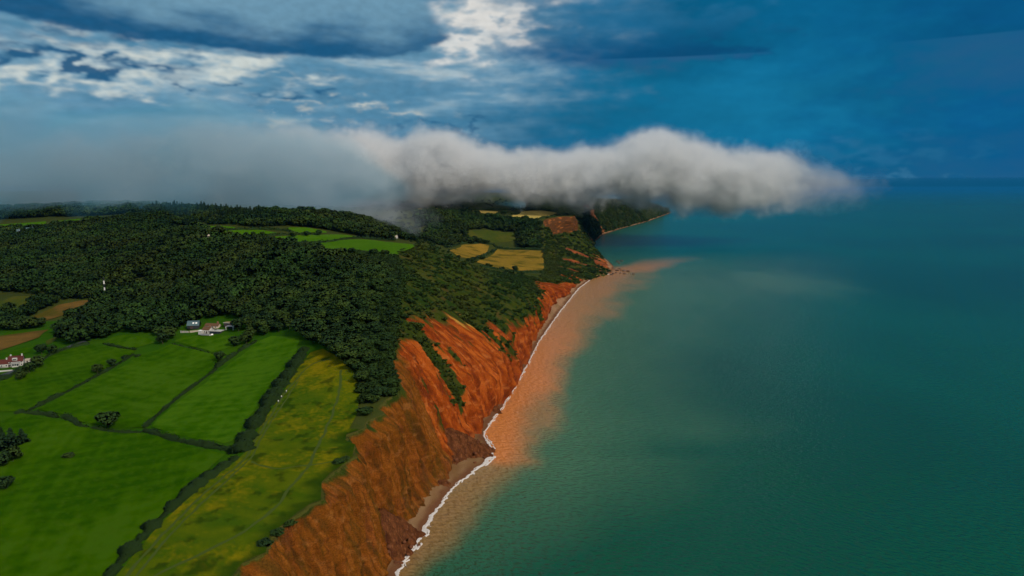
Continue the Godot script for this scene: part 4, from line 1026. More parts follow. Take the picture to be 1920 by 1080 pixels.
	obj("seat", box_mesh(Vector3(0, 0.5, 0), Vector3(2.6, 0.12, 0.6)), M.white, slide)
	obj("backrest", box_mesh(Vector3(0, 0.95, -0.3), Vector3(2.6, 0.8, 0.1)), M.white, slide)
	for x in [-1.1, 1.1]: obj("leg", box_mesh(Vector3(x, 0.1, 0), Vector3(0.12, 0.7, 0.5)), M.white, slide)

func build_red_house() -> void:
	var o := thing("villa", "white villa with dark red tiled roofs and tall chimneys at the left edge", "house", at(RED_HOUSE[0] + Vector2(2.0, 6.0), 0.0), 0.42)
	obj("wall", gable_walls(10.0, 7.5, 4.6, 3.6, Vector3.ZERO), M.white_wall, o)
	var rf := obj("roof", roof_mesh(10.0, 7.5, 4.6, 3.6, Vector3.ZERO), M.red_roof, o)
	for p in [Vector3(-3.6, 8.4, -0.4), Vector3(4.2, 8.6, 0.0)]: obj("chimney", box_mesh(p, Vector3(1.0, 2.4, 1.0)), M.white_wall, rf)
	var dm := obj("dormer", gable_walls(3.4, 2.6, 1.2, 0.7, Vector3(-0.4, 5.4, 2.7)), M.white_wall, rf)
	obj("pane", box_mesh(Vector3(-0.4, 6.0, 4.02), Vector3(2.4, 0.8, 0.08)), M.glass, dm)
	obj("wing_wall", gable_walls(7.5, 6.2, 3.2, 2.8, Vector3(-7.6, 0, 0.6)), M.white_wall, o)
	var wr := obj("wing_roof", roof_mesh(7.5, 6.2, 3.2, 2.8, Vector3(-7.6, 0, 0.6)), M.red_roof, o)
	obj("chimney", box_mesh(Vector3(-6.4, 6.5, 0.6), Vector3(0.9, 1.9, 0.9)), M.white_wall, wr)
	var bay := obj("bay", box_mesh(Vector3(0.2, 1.6, 4.6), Vector3(5.2, 3.4, 2.0)), M.white_wall, o)
	obj("bay_roof", box_mesh(Vector3(0.2, 3.42, 4.7), Vector3(5.8, 0.3, 2.4)), M.grey_wall, o)
	for x in [-1.4, 0.2, 1.8]: obj("pane", box_mesh(Vector3(x, 1.9, 5.61), Vector3(1.3, 1.5, 0.08)), M.glass, bay)
	windows(o, [Vector2(-3.6, 1.6), Vector2(4.0, 1.6), Vector2(4.0, 3.7), Vector2(-3.6, 3.7)], 3.75)
	windows(o, [Vector2(-9.6, 1.5), Vector2(-6.4, 1.5)], 3.7)
	obj("gable_window", box_mesh(Vector3(5.02, 5.2, 0), Vector3(0.12, 1.4, 1.1)), M.glass, o)
	obj("door", box_mesh(Vector3(-4.6, 1.1, 3.78), Vector3(1.0, 2.2, 0.12)), M.dark_wood, o)
	var f := thing("garden_wall", "pale garden wall in front of the red roofed villa", "wall", at(RED_HOUSE[2], 0.0), 0.32)
	o.scale = Vector3.ONE * 0.85
	for i in 4: obj("section", box_mesh(Vector3(-4.0 + 2.7 * i, 0.3, 0.0), Vector3(2.64, 1.5, 0.35 + 0.04 * (i % 2))), M.white_wall, f)
	f = thing("garden_shed", "small white outbuilding just right of the red roofed villa", "shed", at(RED_HOUSE[1] + Vector2(3.0, 3.0), 0.0), 0.6)
	obj("wall", gable_walls(4.0, 3.0, 2.2, 1.0, Vector3.ZERO), M.white_wall, f)
	obj("roof", roof_mesh(4.0, 3.0, 2.2, 1.0, Vector3.ZERO, 0.25, 0.14), M.pale_wall, f)
	obj("door", box_mesh(Vector3(0, 1.0, 1.52), Vector3(0.9, 1.9, 0.1)), M.dark_wood, f)

func build_specks() -> void:
	var l := ["blue grey house group among dark trees at the far left under the mist", "pale roofed cottage in the far wood below the left field strip", "small white cottage highest in the far left wood", "tiny white cottage below the highest one in the far left wood", "small white cottage in the wood below the thin plateau fields", "white hut at the tip of the green clearing under the plateau hedge", "white farm cottage in the mist above the bright plateau field", "second white cottage in the mist nearest the bright plateau field", "rightmost white cottage in the mist above the bright plateau field"]
	for i in SPECKS.size():
		var big := 1.1 if i == 0 else (0.4 if i == 5 else 0.62)
		cottage("cottage", SPECKS[i], 0.4 * (i % 4) - 0.5, 9.0 * big, 6.0 * big, 4.6 * big, 2.6 * big, M.white_wall if i else M.blue_wall, M.slate if i < 2 else M.pale_wall, l[i], "house", 2.5 if i < 5 else 0.0)
	var e := cottage("cottage", SPECKS[0] + Vector2(16, 6), 0.6, 11.0, 7.0, 5.0, 3.0, M.blue_wall, M.slate, "right half of the blue grey house pair at the far left under the mist", "house", 2.5)

func build_mast() -> void:
	var h := 24.0
	var o := thing("radio_mast", "slender lattice mast banded white and dark above the wood", "mast", at(MAST[0], 0.0))
	for band in 6:
		var st := SurfaceTool.new()
		st.begin(Mesh.PRIMITIVE_TRIANGLES)
		var y0 := 4.0 + band * 3.4
		for i in 3:
			var g := TAU * i / 3.0
			var leg := Vector3(cos(g), 0, sin(g)) * 0.42
			box(st, leg + Vector3(0, y0 + 1.7, 0), Vector3(0.26, 3.36, 0.26))
			var nxt := Vector3(cos(g + TAU / 3.0), 0, sin(g + TAU / 3.0)) * 0.42
			for k in 4: box(st, (leg + nxt) * 0.5 + Vector3(0, y0 + 0.45 + 0.85 * k, 0), Vector3(absf(leg.x - nxt.x) + 0.06, 0.09, absf(leg.z - nxt.z) + 0.06))
		obj("lattice_section", st.commit(), [M.dark_wall, M.dark_wall, M.white, M.dark_wall, M.white, M.dark_wall][band], o)
	obj("foot", box_mesh(Vector3(0, 1.7, 0), Vector3(1.2, 4.6, 1.2)), M.grey_wall, o)
	var hut := thing("mast_hut", "small white equipment cabin at the foot of the radio mast", "hut", at(MAST[0] + Vector2(1.2, -4.0), 3.0), 0.2)
	obj("wall", box_mesh(Vector3(0, 1.2, 0), Vector3(3.0, 3.0, 2.2)), M.white_wall, hut)
	obj("roof", box_mesh(Vector3(0, 2.8, 0), Vector3(3.4, 0.2, 2.6)), M.grey_wall, hut)
	obj("door", box_mesh(Vector3(0.4, 0.9, 1.12), Vector3(0.9, 2.0, 0.08)), M.dark_wood, hut)

# ---------------------------------------------------------------- people
func nets(field: PackedFloat32Array, n: Vector3i, org: Vector3, cell: float, level: float) -> Array:
	# surface nets: one vertex in each cell that the surface crosses, one quad round each crossed edge
	var sx := 1
	var sy := n.x
	var sz := n.x * n.y
	var ids := {}
	var v := PackedVector3Array()
	var idx := PackedInt32Array()
	var off := [0, sx, sy, sx + sy, sz, sx + sz, sy + sz, sx + sy + sz]
	var pos := [Vector3(0, 0, 0), Vector3(1, 0, 0), Vector3(0, 1, 0), Vector3(1, 1, 0), Vector3(0, 0, 1), Vector3(1, 0, 1), Vector3(0, 1, 1), Vector3(1, 1, 1)]
	for z in n.z - 1:
		for y in n.y - 1:
			var base := z * sz + y * sy
			for x in n.x - 1:
				var b := base + x
				var lo := field[b] > level
				if (field[b + 1] > level) == lo and (field[b + sy] > level) == lo and (field[b + sz] > level) == lo and (field[b + 1 + sy] > level) == lo and (field[b + 1 + sz] > level) == lo and (field[b + sy + sz] > level) == lo and (field[b + 1 + sy + sz] > level) == lo: continue
				var sum := Vector3.ZERO
				var k := 0
				for e in EDGES:
					var fa := field[b + off[e.x]] - level
					var fb := field[b + off[e.y]] - level
					if (fa > 0.0) != (fb > 0.0):
						sum += pos[e.x].lerp(pos[e.y], fa / (fa - fb))
						k += 1
				ids[b] = v.size()
				v.append(org + (Vector3(x, y, z) + sum / k) * cell)
	for b: int in ids:
		var x := b % n.x
		var y := (b / n.x) % n.y
		var z := b / sz
		var here := field[b] > level
		if x + 1 < n.x and y > 0 and z > 0 and (field[b + sx] > level) != here: quad(idx, ids, b, b - sy, b - sy - sz, b - sz, here)
		if y + 1 < n.y and x > 0 and z > 0 and (field[b + sy] > level) != here: quad(idx, ids, b, b - sz, b - sz - sx, b - sx, here)
		if z + 1 < n.z and x > 0 and y > 0 and (field[b + sz] > level) != here: quad(idx, ids, b, b - sx, b - sx - sy, b - sy, here)
	return [v, idx]

const EDGES = [Vector2i(0, 1), Vector2i(2, 3), Vector2i(4, 5), Vector2i(6, 7), Vector2i(0, 2), Vector2i(1, 3), Vector2i(4, 6), Vector2i(5, 7), Vector2i(0, 4), Vector2i(1, 5), Vector2i(2, 6), Vector2i(3, 7)]

func quad(idx: PackedInt32Array, ids: Dictionary, a: int, b: int, c: int, d: int, flip: bool) -> void:
	if not (ids.has(a) and ids.has(b) and ids.has(c) and ids.has(d)): return
	if flip: idx.append_array(PackedInt32Array([ids[a], ids[c], ids[b], ids[a], ids[d], ids[c]]))
	else: idx.append_array(PackedInt32Array([ids[a], ids[b], ids[c], ids[a], ids[c], ids[d]]))

func figure(bones: Array, cell: float, lo: Vector3, hi: Vector3, soft: float) -> Array:
	var n := Vector3i(((hi - lo) / cell).ceil()) + Vector3i(2, 2, 2)
	var f := PackedFloat32Array()
	f.resize(n.x * n.y * n.z)
	f.fill(-1.0)
	var i := 0
	for z in n.z:
		for y in n.y:
			for x in n.x:
				var p := lo + Vector3(x, y, z) * cell
				var best := 9.0
				for b in bones:
					var ab: Vector3 = b[1] - b[0]
					var t := clampf((p - b[0]).dot(ab) / maxf(ab.length_squared(), 1e-6), 0.0, 1.0)
					var dd: float = p.distance_to(b[0] + ab * t) - lerpf(b[2], b[3], t)
					var h := clampf(0.5 + 0.5 * (best - dd) / soft, 0.0, 1.0)
					best = lerpf(best, dd, h) - soft * h * (1.0 - h)
				f[i] = -best
				i += 1
	return nets(f, n, lo, cell, 0.0)

func walker_mesh(stride: float) -> ArrayMesh:
	var s := stride
	var hip := 0.92
	var bones := [
		[Vector3(0, 1.62, 0.02), Vector3(0, 1.70, 0.0), 0.085, 0.09], [Vector3(0, 1.63, 0.07), Vector3(0, 1.60, 0.08), 0.05, 0.04], [Vector3(0, 1.46, 0), Vector3(0, 1.58, 0.01), 0.055, 0.052],
		[Vector3(0, 1.02, 0), Vector3(0, 1.36, 0), 0.145, 0.165], [Vector3(-0.13, 1.40, 0), Vector3(0.13, 1.40, 0), 0.085, 0.085], [Vector3(0, 0.95, 0), Vector3(0, 1.05, 0), 0.155, 0.145]]
	for side in [-1.0, 1.0]:
		var st: float = s * side
		bones.append([Vector3(0.09 * side, hip, 0), Vector3(0.10 * side, 0.50, 0.20 * st + 0.05), 0.092, 0.062])
		bones.append([Vector3(0.10 * side, 0.50, 0.20 * st + 0.05), Vector3(0.10 * side, 0.09, 0.36 * st - 0.06), 0.06, 0.042])
		bones.append([Vector3(0.10 * side, 0.06, 0.36 * st - 0.10), Vector3(0.11 * side, 0.04, 0.36 * st + 0.12), 0.045, 0.04])
		bones.append([Vector3(0.19 * side, 1.40, 0), Vector3(0.24 * side, 1.13, -0.14 * st), 0.055, 0.043])
		bones.append([Vector3(0.24 * side, 1.13, -0.14 * st), Vector3(0.24 * side, 0.90, -0.2 * st + 0.08), 0.042, 0.03])
	var body := figure(bones, 0.025, Vector3(-0.4, -0.02, -0.62), Vector3(0.4, 1.86, 0.62), 0.05)
	var v: PackedVector3Array = body[0]
	var idx: PackedInt32Array = body[1]
	for side in [-1.0, 1.0]:
		var w := Vector3(0.24 * side, 0.90, -0.2 * s * side + 0.08)
		var hand := [[w, w + Vector3(0, -0.08, 0.012), 0.03, 0.034]]
		for k in 4: 
			var z0 := -0.028 + 0.019 * k
			var len: float = [0.062, 0.075, 0.08, 0.07][k]
			hand.append([w + Vector3(0, -0.085, z0 + 0.012), w + Vector3(-0.01 * side, -0.085 - len * 0.55, z0 + 0.014), 0.0095, 0.009])
			hand.append([w + Vector3(-0.01 * side, -0.085 - len * 0.55, z0 + 0.014), w + Vector3(-0.028 * side, -0.085 - len, z0 + 0.016), 0.009, 0.007])
		hand.append([w + Vector3(-0.005 * side, -0.03, 0.035), w + Vector3(-0.02 * side, -0.085, 0.062), 0.012, 0.009])
		var hm := figure(hand, 0.006, w + Vector3(-0.07, -0.2, -0.07), w + Vector3(0.07, 0.04, 0.1), 0.008)
		var base := v.size()
		v.append_array(hm[0])
		for e in hm[1]: idx.append(e + base)
	var c := PackedColorArray()
	for p in v:
		var col := Color(0.78, 0.77, 0.74)                       # pale jacket
		if p.y < 0.95: col = Color(0.10, 0.11, 0.14)             # dark trousers
		if p.y < 0.10: col = Color(0.07, 0.05, 0.04)
		if p.y > 1.52: col = Color(0.45, 0.28, 0.20)
		if p.y > 1.66 and p.z < 0.05 or p.y > 1.74: col = Color(0.08, 0.05, 0.03)
		if absf(p.x) > 0.19 and p.y < 0.93 and p.y > 0.68: col = Color(0.45, 0.28, 0.20)
		c.append(col)
	return arr(v, idx, null, c)

func build_people() -> void:
	var a := walker_mesh(1.0)
	var b := walker_mesh(-0.8)
	var l := ["person in pale jacket walking at the lower corner of the meadow by the hedge", "person in pale jacket, farthest of three walkers on the meadow track", "person in pale jacket, middle of three walkers on the meadow track", "person in pale jacket, nearest of three walkers on the meadow track", "person in pale jacket standing at the thicket edge at the far end of the meadow"]
	for i in WALKERS.size():
		var o := thing("person", l[i], "person", at(WALKERS[i], 0.46), [2.7, -0.2, 2.9, 0.2, 1.0][i])
		var m := obj("body", a if i % 2 == 0 else b, M.cloth, o)

func build_rocks() -> void:
	for i in ROCKS.size():
		var st := SurfaceTool.new()
		st.begin(Mesh.PRIMITIVE_TRIANGLES)
		var r := rng.randf_range(1.6, 3.6)
		var v := PackedVector3Array()
		for j in 7:
			for k in 11:
				var ph := PI * j / 6.0
				var th := TAU * k / 10.0
				var dir := Vector3(sin(ph) * cos(th), cos(ph), sin(ph) * sin(th))
				var q := r * (1.0 + 0.35 * sm(dir.x * 1.3 + i * 7.0, dir.z * 1.3 + dir.y))
				if k == 10: v.append(v[v.size() - 10])
				else: v.append(dir * q * Vector3(1.35, 0.55, 1.0))
		var where: Vector2 = ROCKS[i]
		var side := "seaward" if where.x > 228.0 else "inshore"
		var o := obj("rock", arr(v, grid_index(7, 11)), M.wet_rock)
		o.position = Vector3(where.x, 0.25, -where.y)
		o.rotation.y = i * 1.1
		tag(o, "dark %s rock awash off the tip of the headland" % side, "rock", "%s rocks off the headland tip" % side)

func build_boulders() -> void:
	var spots := [[-43.5, 421.0, 28.0, "larger"], [-62.5, 303.0, 17.0, "nearer"]]
	for m in spots:
		for i in 16:
			var g := rng.randf_range(-1.5, 1.2)
			var q: Vector2 = Vector2(m[0], m[1]) + Vector2(cos(g), sin(g)) * m[2] * rng.randf_range(0.72, 1.08)
			var r := rng.randf_range(0.5, 1.3)
			var v := PackedVector3Array()
			for j in 5:
				for k in 8:
					var ph := PI * j / 4.0
					var th := TAU * (k % 7) / 7.0
					var dir := Vector3(sin(ph) * cos(th), cos(ph), sin(ph) * sin(th))
					v.append(dir * r * (1.0 + 0.4 * sm(dir.x * 1.2 + i * 5.0, dir.z * 1.2 + dir.y)) * Vector3(1.2, 0.8, 1.0))
			var o := obj("boulder", arr(v, grid_index(5, 8)), M.red_rock)
			var slope_y: float = (22.0 if m[3] == "nearer" else 20.0) * maxf(0.0, 1.0 - q.distance_to(Vector2(m[0], m[1])) / (m[2] * 1.06))
			o.position = Vector3(q.x, maxf(0.3, slope_y), -q.y)
			o.rotation.y = i * 0.9
			tag(o, "red brown boulder at the toe of the %s landslip mound by the surf" % m[3], "boulder", "boulders at the toe of the %s mound" % m[3])

# ---------------------------------------------------------------- cloud
func field(lo: Vector3, n: Vector3i, cell: float, shape: Callable) -> PackedFloat32Array:
	var f := PackedFloat32Array()
	f.resize(n.x * n.y * n.z)
	f.fill(-9.0)
	var i := 0
	for z in n.z:
		for y in n.y:
			for x in n.x:
				if x > 0 and y > 0 and z > 0 and x < n.x - 1 and y < n.y - 1 and z < n.z - 1:
					f[i] = shape.call(lo + Vector3(x - 1, y - 1, z - 1) * cell)
				i += 1
	return f

func build_cloud(called: String, label: String, lo: Vector3, hi: Vector3, cell: float, shape: Callable, shells: Array, flakes: Callable, flake_mesh: ArrayMesh, flake_size := 2.4) -> void:
	var o := Node3D.new()
	o.name = called
	add_child(o, true)
	tag(o, label, "", "", "structure")
	var n := Vector3i(((hi - lo) / cell).ceil()) + Vector3i(3, 3, 3)
	var f := field(lo, n, cell, shape)
	for l in shells:
		var g := nets(f, n, lo - Vector3.ONE * cell, cell, l[0])
		if g[0].is_empty(): continue
		var fm := FogMaterial.new()
		fm.density = l[1]
		fm.albedo = l[2]
		obj("cloud_shell", arr(g[0], g[1]), fm, o)
	# the white droplets themselves, as flakes that scatter light among each other
	var buffer := PackedFloat32Array()
	var count := 0
	var i := 0
	for z in n.z:
		for y in n.y:
			for x in n.x:
				var v := f[i]
				i += 1
				if v < -0.3: continue
				var p := lo + Vector3(x - 1, y - 1, z - 1) * cell
				var many: float = flakes.call(p, v) * cell * cell * cell
				var k := int(many) + (1 if rng.randf() < many - int(many) else 0)
				for j in k:
					var b := Basis.from_euler(Vector3(rng.randf() * TAU, rng.randf() * TAU, rng.randf() * TAU)) * (flake_size * rng.randf_range(0.6, 1.3))
					var q := p + Vector3(rng.randf() - 0.5, rng.randf() - 0.5, rng.randf() - 0.5) * cell * 1.15
					buffer.append_array(PackedFloat32Array([b.x.x, b.y.x, b.z.x, q.x, b.x.y, b.y.y, b.z.y, q.y, b.x.z, b.y.z, b.z.z, q.z]))
					count += 1
	if count > 0:
		var mm := MultiMesh.new()
		mm.transform_format = MultiMesh.TRANSFORM_3D
		mm.mesh = flake_mesh
		mm.instance_count = count
		mm.buffer = buffer
		var d := MultiMeshInstance3D.new()
		d.name = "cloud_droplets"
		d.multimesh = mm
		d.material_override = M.cloud
		d.set_meta("kind", "stuff")
		o.add_child(d, true)
	print(called, " flakes ", count)

var fine_tuft: ArrayMesh

func make_tuft(many: int, size: float) -> ArrayMesh:
	var v := PackedVector3Array()
	var idx := PackedInt32Array()
	for i in many:
		var c := Vector3(rng.randfn(), rng.randfn(), rng.randfn()) * 0.62
		var b := Basis.from_euler(Vector3(rng.randf() * TAU, rng.randf() * TAU, rng.randf() * TAU)) * size
		for e in 3:
			idx.append(v.size())
			v.append(c + b * Vector3(cos(TAU * e / 3.0), sin(TAU * e / 3.0), 0.0))
	return arr(v, idx)

func bank_flakes(p: Vector3, v: float) -> float:
	if v > 0.62: return 0.0
	var share := smoothstep(-0.3, 0.3, v)
	return 0.0024 * share * share * smoothstep(-1050.0, -420.0, p.x) * smoothstep(900.0, 660.0, p.x) * (1.0 if p.z > -1990.0 - 0.12 * p.x else 0.35)

func no_flakes(_p: Vector3, _v: float) -> float: return 0.0

func bank(p: Vector3) -> float:      # a bank along x, its top rising and falling, its base flat on the land
	var top := ramp(BANK_TOP, p.x) + 14.0 * sm(p.x / 75.0, 6.0)
	var base := ramp(BANK_BASE, p.x) + 20.0 * sm(p.x / 95.0, 60.0)
	var th := (top - base) * 0.5
	var q := Vector2((p.y - (top + base) * 0.5) / th, (p.z + 1950.0 + 0.12 * p.x) / ramp(BANK_WIDE, p.x))
	return (1.0 - sqrt(q.y * q.y + q.x * q.x * (1.0 if q.x > 0.0 else 0.75))) * th / 85.0

func cumulus(p: Vector3) -> float:
	var billow := 1.0 - 2.6 * absf(puff.get_noise_3d(p.x * 1.9 + 900.0, p.y * 2.2, p.z * 1.9))
	return bank(p) * 0.9 + 0.52 * puff.get_noise_3d(p.x, p.y * 1.2, p.z) + 0.22 * billow - 0.05

func mist(p: Vector3) -> float:
	var top := ramp(MIST_TOP, p.x)
	var base := ramp(MIST_BASE, p.x)
	var q := Vector2((p.y - (top + base) * 0.5) / ((top - base) * 0.5), (p.z + ramp(MIST_MID, p.x)) / 330.0)
	return (1.0 - q.length()) * 1.1 + 1.05 * puff.get_noise_3d(p.x * 0.6, p.y * 0.9, p.z * 0.6) - smoothstep(-430.0, -170.0, p.x)

func wisps(p: Vector3) -> float:     # torn shreds hanging over the combe
	var best := -1.0
	for w in WISPS:
		var q: Vector3 = (p - w[0]) / w[1]
		best = maxf(best, 1.0 - q.length())
	return best + 0.9 * puff.get_noise_3d(p.x * 1.5, p.y * 1.5, p.z * 1.5)

const BANK_TOP = [Vector2(-1300, 240), Vector2(-1000, 275), Vector2(-700, 310), Vector2(-560, 318), Vector2(-420, 300), Vector2(-300, 285), Vector2(-235, 304), Vector2(-150, 282), Vector2(-90, 258), Vector2(60, 244), Vector2(183, 248), Vector2(300, 274), Vector2(390, 318), Vector2(460, 300), Vector2(530, 276), Vector2(625, 248), Vector2(700, 246), Vector2(790, 264), Vector2(840, 240), Vector2(900, 205), Vector2(990, 180)]
const BANK_BASE = [Vector2(-1300, 120), Vector2(-400, 124), Vector2(-270, 152), Vector2(-120, 168), Vector2(60, 169), Vector2(200, 166), Vector2(330, 160), Vector2(500, 154), Vector2(620, 130), Vector2(760, 128), Vector2(880, 140), Vector2(990, 150)]
const BANK_WIDE = [Vector2(-1300, 200), Vector2(0, 230), Vector2(400, 230), Vector2(700, 170), Vector2(900, 90), Vector2(1000, 40)]
const MIST_TOP = [Vector2(-1900, 330), Vector2(-1000, 345), Vector2(-700, 325), Vector2(-400, 280), Vector2(-150, 200), Vector2(0, 150)]
const MIST_BASE = [Vector2(-1900, 96), Vector2(-700, 100), Vector2(-450, 98), Vector2(-250, 104), Vector2(-60, 110)]
const MIST_MID = [Vector2(-1900, 1600), Vector2(-700, 1570), Vector2(-400, 1450), Vector2(-200, 1420), Vector2(0, 1620)]
const WISPS = [[Vector3(-300, 122, -1330), Vector3(120, 34, 70)], [Vector3(-235, 112, -1300), Vector3(40, 40, 40)], [Vector3(470, 118, -2250), Vector3(120, 24, 60)], [Vector3(-185, 108, -1120), Vector3(40, 26, 30)], [Vector3(900, 190, -1990), Vector3(110, 36, 70)]]
var puff := FastNoiseLite.new()

# ---------------------------------------------------------------- sky
const WEDGE = [Vector2(-60, 12.0), Vector2(-36, 11.0), Vector2(-27, 10.05), Vector2(-17, 9.7), Vector2(-10, 10.0), Vector2(-7, 10.7), Vector2(-4, 12.0)]

func spot(a: float, e: float, ca: float, ce: float, wa: float, we: float, tilt := 0.0) -> float:
	var da := wrapf(a - ca, -180.0, 180.0)
	var de := e - ce - tilt * da
	return exp(-(da * da) / (wa * wa) - (de * de) / (we * we))

func sky_colour(a: float, e: float) -> Color:      # azimuth from straight ahead to the right, elevation, in degrees
	var nx := fbm(a * 0.5 + 11.0, e * 1.3)
	var ny := fbm(a * 0.5 + 71.0, e * 1.3 + 30.0)
	var wa := a + 5.0 * nx
	var we := e + 1.8 * ny
	# the broad veil: pale grey blue to landward, deep rain blue over the sea
	var sea := smoothstep(-14.0, 12.0, wa - 0.5 * (e - 7.0)) * smoothstep(150.0, 100.0, absf(wa - 40.0))
	var veil := Color(0.085, 0.235, 0.37)
	var deep := Color(0.003, 0.116, 0.25)
	var c := veil.lerp(deep, sea)
	c = c.lerp(Color(0.008, 0.170, 0.32), 0.7 * sea * spot(wa, we, 16.0, 6.0, 16.0, 4.0))
	c = c.lerp(Color(0.003, 0.075, 0.215), 0.7 * sea * smoothstep(18.0, 40.0, wa))
	# high bright cloud with broken holes, to landward
	var frag := fbm(a * 0.11 + 200.0, e * 0.75) + 0.35 * fbm(a * 0.3 + 5.0, e * 2.0)
	var fine := 0.75 * fbm(a * 0.55 + 40.0, e * 2.2)
	var bright := Color(0.60, 0.65, 0.62)
	var land := 1.0 - sea
	c = c.lerp(Color(0.19, 0.35, 0.47), 0.85 * clampf(0.4 + 1.5 * frag, 0.0, 1.0) * land * smoothstep(2.0, 6.0, we))
	c = c.lerp(bright, 0.5 * clampf((frag + 0.25 * fine - 0.16) * 2.2, 0.0, 1.0) * land * smoothstep(4.5, 8.5, we) * smoothstep(60.0, 12.0, e))
	c = c.lerp(bright, 0.9 * clampf(1.2 * spot(wa, we, -27.5, 9.7, 6.0, 0.75, -0.03) + spot(wa, we, -19.0, 8.6, 5.0, 0.7, -0.08) + 1.2 * spot(wa, we, -33.0, 7.2, 7.0, 0.5), 0.0, 1.0) * clampf(0.8 + 1.1 * frag + 1.3 * fine, 0.0, 1.0))
	c = c.lerp(Color(0.70, 0.69, 0.66), 0.97 * clampf(1.4 * spot(wa, we, -1.5, 14.2, 4.2, 1.3, 0.10) + 1.2 * spot(wa, we, -2.5, 12.0, 2.0, 1.6, 0.3) + 0.75 * spot(wa, we, -3.5, 10.4, 3.0, 0.8, 0.2), 0.0, 1.0) * clampf(0.9 + 0.9 * frag + 0.6 * fine, 0.0, 1.0))
	c = c.lerp(Color(0.30, 0.43, 0.51), 0.55 * spot(wa, we, 0.5, 10.0, 5.0, 1.6) * clampf(0.8 + 1.2 * fine, 0.0, 1.0))
	c = c.lerp(Color(0.66, 0.64, 0.55), 0.8 * clampf(spot(wa, we, -14.5, 6.2, 4.5, 0.28, -0.05) + 0.8 * spot(wa, we, -17.5, 4.6, 1.6, 0.4) + 0.6 * spot(wa, we, -10.5, 5.6, 3.0, 0.2), 0.0, 1.0) * clampf(0.6 + 1.6 * fine + frag, 0.0, 1.0))
	# dark stratus: a long wedge whose lower edge ends near the middle
	var low := ramp(WEDGE, a) + 0.30 * ny + 0.35 * fine
	var right := -4.6 - 0.62 * maxf(e - 11.5, 0.0) + 0.8 * nx
	var wedge := smoothstep(low - 0.15, low + 0.35, e) * smoothstep(right, right - 1.3, a) * smoothstep(-140.0, -90.0, a) * smoothstep(26.0, 17.0, e)
	var under := smoothstep(3.2, 0.7, e - low + 1.3 * fbm(a * 0.2, e * 0.8))
	var dark := Color(0.008, 0.088, 0.205)
	var belly := Color(0.14, 0.29, 0.41)
	c = c.lerp(belly.lerp(dark, clampf(under * lerpf(1.0, 0.85, smoothstep(-15.0, -8.0, a)), 0.0, 1.0)), wedge * 0.96)
	c = c.lerp(dark, 0.92 * clampf(1.5 * spot(wa, we, -31.0, 8.5, 4.2, 0.38, -0.05) + 0.8 * spot(wa, we, -24.0, 7.7, 1.0, 0.18) + 0.9 * spot(wa, we, -16.2, 7.1, 2.4, 0.4, 0.06) + 0.55 * spot(wa, we, -34.0, 10.0, 3.0, 0.3) + 0.7 * spot(wa, we, -5.6, 4.9, 2.6, 0.22), 0.0, 1.0))
	# the second dark sheet over the bay
	var sheet := smoothstep(1.05, 0.5, Vector2((wa - 9.0) / 12.0, (e - 11.2) / (2.3 if e < 11.2 else 4.2)).length() + 0.25 * nx)
	c = c.lerp(Color(0.004, 0.074, 0.195), 0.92 * sheet * smoothstep(13.5, 9.5, e + 0.6 * fine))
	c = c.lerp(Color(0.022, 0.15, 0.30), 0.6 * sheet * smoothstep(10.5, 14.0, e))
	# small pale scud low over the sea
	c = c.lerp(Color(0.05, 0.20, 0.36), 0.6 * clampf(spot(wa, we, 29.0, 0.5, 3.4, 0.3) + 0.4 * spot(wa, we, 27.0, 2.3, 7.0, 0.6), 0.0, 1.0))
	# overhead and behind: the same broken grey cloud
	var over := smoothstep(15.0, 32.0, e)
	var grey := Color(0.16, 0.26, 0.36).lerp(Color(0.52, 0.55, 0.55), clampf(0.45 + 1.2 * fbm(a * 0.12, e * 0.25), 0.0, 1.0))
	c = c.lerp(grey, over * (1.0 - 0.35 * sea))
	c *= 1.0 + 0.30 * fbm(a * 0.09 + 33.0, e * 0.28 + 3.0) * sea
	c *= 1.0 + 0.12 * fbm(a * 1.7, e * 3.1) * (1.0 - 0.6 * sea)
	return c

func make_sky() -> ImageTexture:
	var small := Image.create(1024, 512, false, Image.FORMAT_RGBF)
	for y in 512:
		var e := 90.0 - (y + 0.5) * 180.0 / 512.0
		if e < -1.0:
			small.fill_rect(Rect2i(0, y, 1024, 512 - y), Color(0.003, 0.078, 0.155))
			break
		for x in 1024:
			var s := sky_colour(wrapf((x + 0.5) * 360.0 / 1024.0, -180.0, 180.0), maxf(e, 0.0))
			# on both sides of the seam straight behind the two ends meet
			small.set_pixel(x, y, s)
	var big := small.duplicate()
	big.resize(4096, 2048, Image.INTERPOLATE_BILINEAR)
	for y in range(836, 1026):
		var e := maxf(90.0 - (y + 0.5) * 180.0 / 2048.0, 0.0)
		for x in 4096:
			var a := wrapf((x + 0.5) * 360.0 / 4096.0, -180.0, 180.0)
			if absf(a) < 48.0: big.set_pixel(x, y, sky_colour(a, e))
	return ImageTexture.create_from_image(big)

# ---------------------------------------------------------------- materials
func noise_image(size: int, freq: float, octaves: int, seed_: int, lo: float, hi: float, ridged := false) -> Image:
	var n := FastNoiseLite.new()
	n.seed = seed_
	n.noise_type = FastNoiseLite.TYPE_SIMPLEX_SMOOTH
	n.frequency = freq
	n.fractal_type = FastNoiseLite.FRACTAL_RIDGED if ridged else FastNoiseLite.FRACTAL_FBM
	n.fractal_octaves = octaves
	var im := n.get_seamless_image(size, size)
	im.convert(Image.FORMAT_L8)
	var data := im.get_data()
	for i in data.size(): data[i] = int(clampf(lerpf(lo, hi, data[i] / 255.0), 0.0, 1.0) * 255.0)
	return Image.create_from_data(size, size, false, Image.FORMAT_L8, data)

